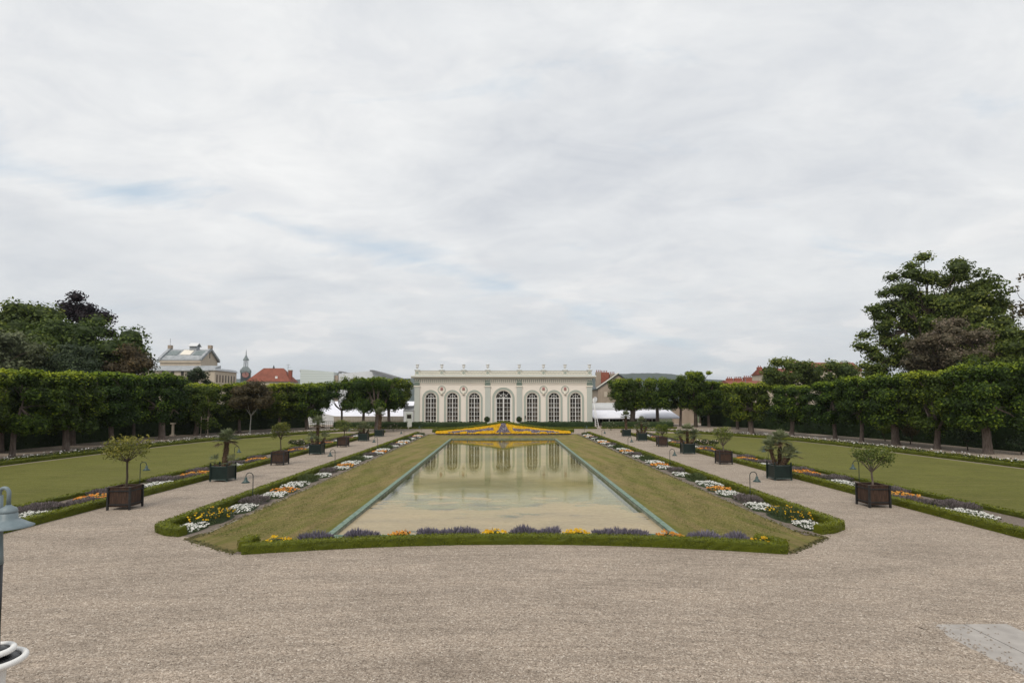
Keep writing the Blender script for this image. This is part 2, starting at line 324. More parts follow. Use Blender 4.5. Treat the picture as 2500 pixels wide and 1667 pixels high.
M['zinc'] = surf('zinc_roof', (0.24, 0.26, 0.275), (0.40, 0.415, 0.43), 0.9, 0.6, 0.1, 4)
M['slate'] = surf('slate', (0.055, 0.07, 0.078), (0.11, 0.13, 0.14), 2.2, 0.7, 0.3, 12)
M['lead'] = surf('lead', (0.13, 0.16, 0.165), (0.24, 0.275, 0.28), 3, 0.6)
M['stonecream'] = stucco('limestone', (0.56, 0.48, 0.385), 0.88)
M['stone2'] = stucco('rubble_stone', (0.42, 0.34, 0.27), 0.75)
m, t, b = new_mat('red_tiles')
br = t.nodes.new('ShaderNodeTexBrick'); lk(t, coords(t, (1, 1, 1)), br.inputs[0]); br.inputs['Scale'].default_value = 2.2
br.inputs['Color1'].default_value = (0.27, 0.092, 0.058, 1); br.inputs['Color2'].default_value = (0.21, 0.070, 0.046, 1); br.inputs['Mortar'].default_value = (0.16, 0.055, 0.04, 1)
lk(t, mix(t, 1.0, br.outputs[0], ramp(t, noise(t, coords(t), 0.6, 6), [(0.3, (0.75, 0.75, 0.75)), (0.7, (1.2, 1.15, 1.1))]), 'MULTIPLY'), b.inputs['Base Color']); b.inputs['Roughness'].default_value = 0.9
M['tiles'] = m
M['brick'] = surf('red_brick', (0.22, 0.065, 0.045), (0.34, 0.12, 0.085), 3, 0.9)
m, t, b = new_mat('pale_cladding')
wv = t.nodes.new('ShaderNodeTexWave'); wv.wave_type = 'BANDS'; wv.bands_direction = 'Z'; lk(t, coords(t), wv.inputs[0]); wv.inputs['Scale'].default_value = 0.55
lk(t, ramp(t, wv.outputs['Fac'], [(0.0, (0.46, 0.52, 0.49)), (0.12, (0.57, 0.62, 0.60)), (1.0, (0.60, 0.645, 0.625))]), b.inputs['Base Color']); b.inputs['Roughness'].default_value = 0.7
M['cladding'] = m
M['whitewall'] = stucco('white_wall', (0.66, 0.67, 0.68), 0.95)
M['canvas'] = surf('white_canvas', (0.70, 0.71, 0.78), (0.80, 0.80, 0.86), 0.8, 0.7)
M['greyroof'] = surf('grey_fascia', (0.16, 0.165, 0.17), (0.24, 0.245, 0.25), 1, 0.6)
M['beigewood'] = surf('beige_boards', (0.33, 0.29, 0.23), (0.46, 0.41, 0.34), 4, 0.85, sc=(1, 1, 0.2))
M['plate'] = surf('grey_steel_plate', (0.31, 0.285, 0.262), (0.41, 0.38, 0.35), 3.0, 0.6, 0.15, 60, detail=9)

# ------------------------------------------------------------------ helpers
def tag(o, label=None, cat=None, group=None, kind=None):
    if label: o['label'] = label
    if cat: o['category'] = cat
    if group: o['group'] = group
    if kind: o['kind'] = kind
    return o
def empty(name, loc=(0, 0, 0), rz=0.0):
    o = bpy.data.objects.new(name, None); col.objects.link(o); o.empty_display_size = 0.2
    o.location = loc; o.rotation_euler = (0, 0, rz); return o
def copy_tree(o, parent=None):
    c = o.copy(); col.objects.link(c); c.parent = parent
    for ch in list(o.children): copy_tree(ch, c)
    return c
ORD = ['nearest', 'second nearest', 'third nearest', 'fourth nearest', 'fifth nearest', 'sixth nearest', 'seventh nearest', 'eighth nearest', 'ninth nearest', 'tenth nearest', 'eleventh nearest', 'twelfth nearest',
       'thirteenth nearest', 'fourteenth nearest', 'fifteenth nearest', 'sixteenth nearest', 'seventeenth nearest', 'eighteenth nearest', 'nineteenth nearest', 'twentieth nearest', 'twenty first nearest', 'twenty second nearest']
ORDL = ['first', 'second', 'third', 'fourth', 'fifth', 'sixth', 'seventh', 'eighth', 'ninth', 'tenth', 'eleventh', 'twelfth']

class MB:
    def __init__(s): s.V = []; s.F = []; s.MI = []; s.T = []; s.n = 0
    def add(s, verts, faces, mi=0, tint=0.5):
        verts = np.asarray(verts, dtype=np.float64).reshape(-1, 3)
        s.V.append(verts)
        for f in faces: s.F.append(tuple(i + s.n for i in f)); s.MI.append(mi)
        s.T.append(np.full(len(verts), tint) if np.isscalar(tint) else np.asarray(tint))
        s.n += len(verts); return s
    def box(s, x0, x1, y0, y1, z0, z1, mi=0, tint=0.5):
        v = [(x0, y0, z0), (x1, y0, z0), (x1, y1, z0), (x0, y1, z0), (x0, y0, z1), (x1, y0, z1), (x1, y1, z1), (x0, y1, z1)]
        return s.add(v, [(0, 3, 2, 1), (4, 5, 6, 7), (0, 1, 5, 4), (1, 2, 6, 5), (2, 3, 7, 6), (3, 0, 4, 7)], mi, tint)
    def prism(s, poly, z0, z1, mi=0):
        n = len(poly); v = [(x, y, z0) for x, y in poly] + [(x, y, z1) for x, y in poly]
        f = [tuple(range(n))[::-1], tuple(range(n, 2 * n))] + [(i, (i + 1) % n, n + (i + 1) % n, n + i) for i in range(n)]
        return s.add(v, f, mi)
    def vprism(s, poly, y0, y1, mi=0):            # outline in x-z, given depth in y
        n = len(poly); v = [(x, y0, z) for x, z in poly] + [(x, y1, z) for x, z in poly]
        f = [tuple(range(n)), tuple(range(n, 2 * n))[::-1]] + [(i, n + i, n + (i + 1) % n, (i + 1) % n) for i in range(n)]
        return s.add(v, f, mi)
    def hprism(s, poly, x0, x1, mi=0):            # outline in y-z, run along x
        n = len(poly); v = [(x0, y, z) for y, z in poly] + [(x1, y, z) for y, z in poly]
        f = [tuple(range(n))[::-1], tuple(range(n, 2 * n))] + [(i, (i + 1) % n, n + (i + 1) % n, n + i) for i in range(n)]
        return s.add(v, f, mi)
    def lathe(s, prof, cx=0, cy=0, n=16, mi=0, z=0):
        v = []; f = []
        for r, h in prof:
            for k in range(n): a = 2 * math.pi * k / n; v.append((cx + r * math.cos(a), cy + r * math.sin(a), z + h))
        for i in range(len(prof) - 1):
            for k in range(n): f.append((i * n + k, i * n + (k + 1) % n, (i + 1) * n + (k + 1) % n, (i + 1) * n + k))
        f.append(tuple(range(n))[::-1]); f.append(tuple(range((len(prof) - 1) * n, len(prof) * n)))
        return s.add(v, f, mi)
    def tube(s, pts, radii, n=8, mi=0, tint=0.5):
        pts = [Vector(p) for p in pts]
        if np.isscalar(radii): radii = [radii] * len(pts)
        v = []; f = []; up = Vector((0.13, 0.21, 1)).normalized()
        for i, p in enumerate(pts):
            d = (pts[min(i + 1, len(pts) - 1)] - pts[max(i - 1, 0)])
            d = d.normalized() if d.length > 1e-6 else Vector((0, 0, 1))
            a = d.cross(Vector((0, 1, 0)) if abs(d.y) < 0.8 else Vector((1, 0, 0))).normalized(); b = d.cross(a)
            for k in range(n):
                an = 2 * math.pi * k / n; q = p + (a * math.cos(an) + b * math.sin(an)) * radii[i]; v.append(tuple(q))
        for i in range(len(pts) - 1):
            for k in range(n): f.append((i * n + k, i * n + (k + 1) % n, (i + 1) * n + (k + 1) % n, (i + 1) * n + k))
        f.append(tuple(range(n))[::-1]); f.append(tuple(range((len(pts) - 1) * n, len(pts) * n)))
        return s.add(v, f, mi, tint)
    def ellipsoid(s, c, r, n=10, m=7, mi=0, tint=0.3, jit=0.0, rng=None):
        v = []; f = []
        for i in range(m + 1):
            th = math.pi * i / m
            for k in range(n):
                a = 2 * math.pi * k / n; j = 1 + (rng.uniform(-jit, jit) if rng is not None else 0)
                v.append((c[0] + r[0] * math.sin(th) * math.cos(a) * j, c[1] + r[1] * math.sin(th) * math.sin(a) * j, c[2] + r[2] * math.cos(th) * j))
        for i in range(m):
            for k in range(n): f.append((i * n + k, (i + 1) * n + k, (i + 1) * n + (k + 1) % n, i * n + (k + 1) % n))
        return s.add(v, f, mi, tint)
    def leaves(s, P, N, size, rng, tint, asp=0.62, mi=0, jitter=0.8):
        P = np.asarray(P); n = len(P)
        if n == 0: return s
        N = np.asarray(N) + rng.normal(0, jitter, (n, 3)); N /= (np.linalg.norm(N, axis=1, keepdims=True) + 1e-9)
        A = np.cross(N, rng.normal(0, 1, (n, 3))); A /= (np.linalg.norm(A, axis=1, keepdims=True) + 1e-9); B = np.cross(N, A)
        sz = (np.full(n, size) if np.isscalar(size) else size) * rng.uniform(0.7, 1.3, n); L = (sz * 0.5)[:, None]; W = L * asp
        V = np.stack([P - A * L, P + B * W + N * L * 0.15, P + A * L, P - B * W + N * L * 0.15], 1).reshape(-1, 3)
        s.V.append(V); i0 = s.n
        idx = (np.arange(n * 4) + i0).reshape(-1, 4)
        s.F.extend(map(tuple, idx.tolist())); s.MI.extend([mi] * n)
        tt = np.full(n, tint) if np.isscalar(tint) else np.asarray(tint)
        s.T.append(np.repeat(np.clip(tt, 0, 1), 4)); s.n += n * 4
        return s
    def build(s, name, mats, parent=None, smooth=False):
        me = bpy.data.meshes.new(name)
        V = np.concatenate(s.V)
        me.from_pydata(V.tolist(), [], s.F)
        mats = mats if isinstance(mats, (list, tuple)) else [mats]
        for m_ in mats: me.materials.append(m_)
        if len(mats) > 1: me.polygons.foreach_set('material_index', s.MI)
        at = me.attributes.new('tint', 'FLOAT', 'POINT'); at.data.foreach_set('value', np.concatenate(s.T).astype(np.float32))
        if smooth: me.polygons.foreach_set('use_smooth', [True] * len(me.polygons))
        me.update()
        o = bpy.data.objects.new(name, me); col.objects.link(o)
        if parent is not None: o.parent = parent
        return o

def fill_sheet(outer, holes, zf):
    """flat-ish sheet with holes, as (verts, faces)"""
    bm = bmesh.new(); edges = []
    for loop in [outer] + holes:
        vs_ = [bm.verts.new((x, y, zf(x, y))) for x, y in loop]
        for i in range(len(vs_)): edges.append(bm.edges.new((vs_[i], vs_[(i + 1) % len(vs_)])))
    bmesh.ops.triangle_fill(bm, use_beauty=True, use_dissolve=False, edges=edges, normal=(0, 0, 1))
    bm.verts.index_update()
    v = [tuple(q.co) for q in bm.verts]; f = []
    for fc in bm.faces:
        ids = [q.index for q in fc.verts]
        if fc.normal.z < 0: ids = ids[::-1]
        f.append(tuple(ids))
    bm.free(); return v, f

def gz(y):                                   # ground rises gently before the orangery
    return 0.0 if y < 79 else (0.3 * (y - 79) / 8 if y < 87 else 0.3)

# ------------------------------------------------------------------ ground, lawns, pool
BEDX, OX = 10.15, 12.05
arc = [(x, 17.80 - 1.15 * (x / 8.2) ** 2) for x in np.linspace(-8.1, 8.4, 13)]
sunk = [(-BEDX, 78), (-BEDX, 19.4), (-10.35, 18.6)] + [(-8.05, 16.85)] + [(x, y) for x, y in arc[1:-1]] + [(8.6, 16.65), (10.75, 18.5), (BEDX + 0.05, 19.4), (BEDX, 78)]
b_ = MB()
v, f = fill_sheet([(-500, -60), (500, -60), (500, 79), (-500, 79)], [sunk[::-1]], lambda x, y: 0.0)
b_.add(v, f)
b_.add([(-500, 79, 0), (500, 79, 0), (500, 87, 0.3), (-500, 87, 0.3), (500, 110, 0.3), (-500, 110, 0.3)], [(0, 1, 2, 3), (3, 2, 4, 5)])
o = b_.build('gravel_ground', M['gravel']); tag(o, kind='structure')
o = MB().add([(-6000, 110, 0.25), (6000, 110, 0.25), (6000, 9000, 0.25), (-6000, 9000, 0.25)], [(0, 1, 2, 3)]).build('ground', M['field']); tag(o, kind='structure')

PN, PF, WN_, WF = 19.8, 72.0, 6.35, 6.85        # pool near / far, outer half widths
ZC = -0.25
cop_out = [(-WN_, PN), (WN_, PN), (WF, PF), (-WF, PF)]
cw = 0.27
cop_in = [(-WN_ + cw, PN + cw), (WN_ - cw, PN + cw), (WF - cw, PF - cw), (-WF + cw, PF - cw)]
# grassy slopes: rings between the outline and the coping
bk = MB()
v, f = fill_sheet(sunk, [cop_out[::-1]], lambda x, y: (ZC - 0.02) if (abs(x) < 7.0 and 19.7 < y < 72.1) else -0.01)
bk.add(v, f)
tag(bk.build('grass_bank', M['bank']), kind='structure')
# ragged grass edge over the gravel at the front corners and along the beds
rng = np.random.default_rng(5)
P = []
for (xa, ya, xb, yb, n) in [(-10.35, 18.6, -8.05, 16.85, 260), (10.75, 18.5, 8.6, 16.65, 260), (-BEDX, 19.4, -10.35, 18.6, 100), (BEDX, 19.4, 10.75, 18.5, 100), (-BEDX, 19.4, -BEDX, 77, 1500), (BEDX, 19.4, BEDX, 77, 1500)]:
    q = rng.uniform(0, 1, n); P.append(np.stack([xa + (xb - xa) * q + rng.normal(0, 0.07, n), ya + (yb - ya) * q + rng.normal(0, 0.07, n), np.full(n, 0.012)], 1))
P = np.concatenate(P)
tf = MB().leaves(P, np.tile([0.3, -0.2, 1.0], (len(P), 1)), 0.10, rng, rng.uniform(0, 0.9, len(P)), 0.5, jitter=0.4)
tag(tf.build('grass_edge', leafmat('ragged_grass', (0.07, 0.07, 0.02), (0.12, 0.12, 0.04), (0.22, 0.17, 0.08))), 'ragged tufts of grass fringing the sunken lawn', 'grass', kind='stuff')

n = 16000; q = rng.uniform(0, 1, n) ** 1.4; yy = 18.9 + 24 * q; sx_ = rng.choice([-1, 1], n); ax_ = rng.uniform(6.75, 10.1, n)
zz = np.where(ax_ < 10.15, -0.01 - 0.26 * (10.15 - ax_) / 3.5, 0.0); P = np.stack([sx_ * ax_, yy, zz + 0.02], 1)
nz_ = 0.5 + 0.5 * np.sin(ax_ * 5.2 - yy * 0.64 + np.sin(yy * 0.9)) + rng.normal(0, 0.35, n)
tag(MB().leaves(P, np.tile([0.0, -1.0, 0.35], (n, 1)), 0.055, rng, np.clip(nz_, 0, 1), 0.35, jitter=0.6).build('grass_blades', leafmat('short_grass', (0.12, 0.135, 0.030), (0.205, 0.20, 0.058), (0.42, 0.34, 0.165))), 'short grass blades on the banks beside the pool', 'grass', kind='stuff')

pool = tag(empty('reflecting_pool', (0, 46, ZC)), 'long rectangular reflecting pool with green painted stone coping', 'pool')
c_ = MB()
zi = ZC
for i in range(4):
    j = (i + 1) % 4
    (ax, ay), (bx, by), (cx_, cy_), (dx, dy) = cop_out[i], cop_out[j], cop_in[j], cop_in[i]
    c_.add([(ax, ay, zi), (bx, by, zi), (cx_, cy_, zi), (dx, dy, zi)], [(0, 1, 2, 3)], 0)
    c_.add([(ax, ay, zi), (bx, by, zi), (bx, by, zi - 0.25), (ax, ay, zi - 0.25)], [(0, 3, 2, 1)], 0)
    c_.add([(dx, dy, zi), (cx_, cy_, zi), (cx_, cy_, zi - 0.7), (dx, dy, zi - 0.7)], [(0, 1, 2, 3)], 1)
    # raised inner lip
    k = 0.26
    def lp(p, q): return (p[0] + (q[0] - p[0]) * k, p[1] + (q[1] - p[1]) * k)
    (ex, ey), (fx, fy) = lp((dx, dy), (ax, ay)), lp((cx_, cy_), (bx, by))
    c_.add([(dx, dy, zi + 0.035), (cx_, cy_, zi + 0.035), (fx, fy, zi + 0.035), (ex, ey, zi + 0.035), (ex, ey, zi - 0.01), (fx, fy, zi - 0.01), (dx, dy, zi - 0.02), (cx_, cy_, zi - 0.02)],
           [(0, 3, 2, 1), (3, 4, 5, 2), (0, 1, 7, 6)], 0)
o = c_.build('coping', [M['coping'], M['copingside']], pool); o.location = (0, -46, -ZC)
o = MB().add([(x, y, -0.72) for x, y in cop_in], [(0, 1, 2, 3)]).build('basin_floor', M['basin'], pool); o.location = (0, -46, -ZC)
WZ = -0.36
tag(MB().add([(x * 0.999, y, WZ) for x, y in cop_in], [(0, 1, 2, 3)]).build('water', M['water']), kind='structure')

def soil(name, poly, z, mat=None):
    tag(MB().add([(x, y, z) for x, y in poly], [tuple(range(len(poly)))]).build(name, mat or M['soil']), kind='structure')
for s in (-1, 1):
    p = [(s * 10.2, 18.8), (s * OX, 19.6), (s * OX, 78), (s * 10.2, 77.8)]
    soil('flower_bed_soil', p if s > 0 else p[::-1], 0.006)
    p = [(s * 17.2, 12), (s * 20.2, 12), (s * 20.2, 80), (s * 17.2, 80)]
    soil('flower_bed_soil', p if s > 0 else p[::-1], 0.006)
fb = [(x * 0.985, y + 0.1) for x, y in arc]
soil('flower_bed_soil', fb + [(x * 0.98, y + 0.95) for x, y in reversed(arc)], 0.012)

# side lawns, far end rounded
def lawn_outline(s, x0, x1, yfar, grow=0.0):
    pts = [(x0, 10.0)]
    pts.append((x0, yfar - 1.0)); 
    xo = x1 + grow; yf = yfar + grow
    cv = [(x0 + 2, yf - 0.6), (21.5, yf), (25.3, yf - 2.6), (28.9, yf - 11.0), (33.2, yf - 17.5), (34.2, yf - 27.0), (34.6, yf - 40), (34.9, 20.0), (34.9, 10.0)]
    out_ = [(x0, 10.0), (x0, yf - 0.8)] + [(x + (grow if x > 22 else 0), y) for x, y in cv]
    return [(s * x, y) for x, y in out_]
def lawn_outer_curve(grow):
    base_ = [(20.6, 82.3), (23.0, 81.9), (25.3, 79.7), (27.4, 76.0), (29.3, 72.0), (31.3, 68.0), (33.0, 63.5), (33.9, 57.5), (34.3, 50.0), (34.6, 42.0), (34.8, 34.0), (34.9, 26.0), (34.9, 14.0)]
    out_ = []
    for i, p in enumerate(base_):
        a = base_[max(i - 1, 0)]; b2 = base_[min(i + 1, len(base_) - 1)]
        d = Vector((b2[0] - a[0], b2[1] - a[1])).normalized(); nrm = Vector((-d.y, d.x))
        if nrm.x < 0 and i > 0: nrm = -nrm
        out_.append((p[0] + nrm.x * grow, p[1] + nrm.y * grow))
    return out_
for s in (-1, 1):
    cv = lawn_outer_curve(0.45)
    p = [(s * 20.25, 14.0), (s * 20.25, 82.6)] + [(s * x, y) for x, y in cv]
    if s > 0: p = p[::-1]
    tag(MB().add([(x, y, 0.006) for x, y in p], [tuple(range(len(p)))]).build('earth_edging', M['earthpath']), kind='structure')
    cv = lawn_outer_curve(0.0)
    p = [(s * 20.45, 14.0), (s * 20.45, 82.0)] + [(s * x, y) for x, y in cv]
    if s > 0: p = p[::-1]
    tag(MB().add([(x, y, 0.012) for x, y in p], [tuple(range(len(p)))]).build('lawn', M['lawn']), kind='structure')
    cv1 = lawn_outer_curve(0.75); cv2 = lawn_outer_curve(2.6)
    p = [(s * x, y) for x, y in cv1] + [(s * x, y) for x, y in reversed(cv2)]
    if s > 0: p = p[::-1]
    tag(MB().add([(x, y, 0.010) for x, y in p], [tuple(range(len(p)))]).build('rose_bed_soil', M['soil']), kind='structure')

# ------------------------------------------------------------------ hedges
def resample(pts, step):
    out_ = [Vector(pts[0])]
    for a, b2 in zip(pts[:-1], pts[1:]):
        a, b2 = Vector(a), Vector(b2); n = max(1, int((b2 - a).length / step))
        for i in range(1, n + 1): out_.append(a.lerp(b2, i / n))
    return out_
def hedge(name, pts, w, h, label, cat='hedge', group=None, mat='box', seed=1, step=0.3, leaf=0.045, dens=500, z=0.0, rough=0.05, zfun=None, hfun=None, tbase=0.35):
    rng = np.random.default_rng(seed)
    ps = resample([tuple(p) for p in pts], step); n = len(ps)
    prof = [(-0.5, 0.0), (-0.52, 0.45), (-0.5, 0.82), (-0.36, 0.98), (0, 1.02), (0.36, 0.98), (0.5, 0.82), (0.52, 0.45), (0.5, 0.0)]
    V = []; T = []; k = len(prof); frames = []
    lowf_ = np.cumsum(rng.normal(0, 1, n)); lowf_ = (lowf_ - np.linspace(lowf_[0], lowf_[-1], n)); lowf_ = lowf_ / (np.abs(lowf_).max() + 1e-6)
    for i, p in enumerate(ps):
        d = (ps[min(i + 1, n - 1)] - ps[max(i - 1, 0)]).normalized(); nn = Vector((-d.y, d.x))
        zz = z + (zfun(p.x, p.y) if zfun else 0); hh_ = h * (hfun(p.x, p.y) if hfun else 1) * (1 + 0.05 * lowf_[i])
        if i in (0, n - 1): ee = 0.8
        else: ee = 1.0
        frames.append((p, nn, zz, hh_))
        for (a, c2) in prof:
            q = p + nn * (a * w * ee * (1 + rng.normal(0, rough)))
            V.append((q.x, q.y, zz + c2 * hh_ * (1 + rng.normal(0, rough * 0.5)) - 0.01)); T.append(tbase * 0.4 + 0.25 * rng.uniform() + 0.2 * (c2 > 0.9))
    F = []
    for i in range(n - 1):
        for j in range(k - 1): F.append((i * k + j, (i + 1) * k + j, (i + 1) * k + j + 1, i * k + j + 1))
    F.append(tuple(range(k))); F.append(tuple(range((n - 1) * k, n * k))[::-1])
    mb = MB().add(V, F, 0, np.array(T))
    P = []; N = []; S = []; TT = []
    for i in range(n - 1):
        p, nn, zz, hh_ = frames[i]; q = frames[i + 1][0]; L = (q - p).length
        dist = max(8.0, math.hypot(p.x, p.y)); lod = max(1.0, dist / 20.0)
        per = 2 * hh_ + w; m_ = int(L * per * dens / lod ** 1.7) + 1
        for _ in range(m_):
            u = rng.uniform(); s_ = rng.uniform(0, per)
            if s_ < hh_: a, c2, nv = -0.5, s_ / hh_, (-nn.x, -nn.y, 0.25)
            elif s_ < hh_ + w: a, c2, nv = (s_ - hh_) / w - 0.5, 1.0, (0, 0, 1)
            else: a, c2, nv = 0.5, (s_ - hh_ - w) / hh_, (nn.x, nn.y, 0.25)
            x = p.x + (q.x - p.x) * u + nn.x * a * w * 1.03; y = p.y + (q.y - p.y) * u + nn.y * a * w * 1.03
            P.append((x, y, zz + c2 * hh_ * 1.03 + rng.normal(0, 0.008))); N.append(nv); S.append(leaf * lod ** 0.85)
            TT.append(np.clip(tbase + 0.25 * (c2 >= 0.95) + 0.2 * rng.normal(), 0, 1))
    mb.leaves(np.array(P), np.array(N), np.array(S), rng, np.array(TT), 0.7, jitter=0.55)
    # end caps
    o = mb.build(name, M[mat]); tag(o, label, cat, group)
    return o
g_low = 'low clipped box hedges edging the flower beds'
hedge('box_hedge', [(x, 17.92 - 1.2 * (x / 8.2) ** 2) for x in np.linspace(-7.75, 8.45, 24)], 0.34, 0.29, 'bright green low hedge curving across the near pool end before the lavender', group=g_low, seed=2, step=0.22, dens=900, leaf=0.04)
for s, sd_, nm in ((-1, 3, 'left'), (1, 4, 'right')):
    hedge('box_hedge', [(s * 10.75, 19.05), (s * 11.3, 19.25), (s * 11.9, 19.75), (s * 11.92, 20.6), (s * 11.9, 78.0)], 0.38, 0.30, f'long low hedge between the pool bed and {nm} gravel path, near end hooked', group=g_low, seed=sd_, dens=750, leaf=0.042)
    hedge('box_hedge', [(s * 17.25, 12.0), (s * 17.25, 81.0)], 0.40, 0.30, f'long low hedge behind the tubs, on the outer side of the {nm} gravel path', group=g_low, seed=sd_ + 10, dens=650, leaf=0.042)
    hedge('box_hedge', [(s * 20.15, 14.0), (s * 20.15, 55.0), (s * 20.9, 55.6), (s * 21.3, 57.0), (s * 20.9, 58.4), (s * 20.15, 59.0), (s * 20.15, 81.0)], 0.26, 0.20, f'narrow low hedge between outer flower bed and {nm} lawn', group=g_low, seed=sd_ + 20, dens=500, leaf=0.045, tbase=0.25)
    cv = [(s * x, y) for x, y in lawn_outer_curve(0.62)]
    hedge('box_hedge', cv, 0.32, 0.28, f'low hedge following the rounded outer edge of the {nm} lawn, before the roses', group=g_low, seed=sd_ + 30, dens=380, leaf=0.05, step=0.5, tbase=0.3)
    cv = [(s * x, y) for x, y in lawn_outer_curve(2.7)]
    hedge('box_hedge', cv, 0.30, 0.22, f'low hedge on the tree side of the rose border beyond the {nm} lawn', group=g_low, seed=sd_ + 40, dens=260, leaf=0.05, step=0.5, tbase=0.2)
# the two front end returns
hedge('box_hedge', [(-7.78, 17.0), (-7.85, 17.4), (-7.75, 17.75)], 0.36, 0.33, 'short stub of hedge turning back at the left end of the front hedge', group=g_low, seed=61, step=0.15, dens=900, leaf=0.04)
hedge('box_hedge', [(8.45, 16.75), (8.3, 17.2), (7.9, 17.55)], 0.34, 0.34, 'short stub of hedge turning back at the right end of the front hedge', group=g_low, seed=62, step=0.15, dens=900, leaf=0.04)
# dark yew hedges before the orangery
g_yew = 'waist high dark hedges in front of the orangery'
for x0, x1, lb in ((-26.5, -15.1, 'dark clipped hedge left of the orangery, under the left cluster of trees'), (-14.3, -2.6, 'dark clipped hedge before the three left windows of the orangery'),
                   (2.6, 14.3, 'dark clipped hedge before the three right windows of the orangery'), (15.6, 26.8, 'dark clipped hedge right of the orangery, before the white awning')):
    hedge('yew_hedge', [(x0, 87.6), (x1, 87.6)], 0.9, 1.0, lb, group=g_yew, mat='yew', seed=int(x0 + 80), z=0.3, dens=220, leaf=0.05, step=0.5, tbase=0.4, rough=0.02)
    hedge('box_hedge', [(x0 - 0.3, 86.6), (x1 + 0.3, 86.6)], 0.4, 0.26, 'low green hedge at the foot of the dark hedge ' + lb.replace('dark clipped hedge ', '').split(',')[0].replace('before the three', 'by the').replace(' of the orangery', ''), group='low hedges at the foot of the dark hedges', mat='box', seed=int(x0 + 180), z=0.28, dens=200, leaf=0.05, step=0.5, tbase=0.1)
# tall dark hedge walls behind the tree rows
for s, nm in ((-1, 'left'), (1, 'right')):
    pts = [(47.0, 26), (46.6, 45), (46.3, 60), (45.8, 72), (42.5, 80.5), (37.5, 86.5), (32.3, 91.0)]
    if s > 0: pts = [(47.4, 26), (47.0, 50), (46.5, 64), (44.0, 78), (40.0, 90), (35.0, 97.0)]
    hedge('tall_hedge', [(s * x, y) for x, y in pts], 1.4, 3.9, f'tall dark hedge wall behind the {nm} row of clipped trees', group='tall dark hedges enclosing the garden', mat='yew', seed=70 + s, dens=110, leaf=0.11, step=0.8, tbase=0.15, rough=0.03)

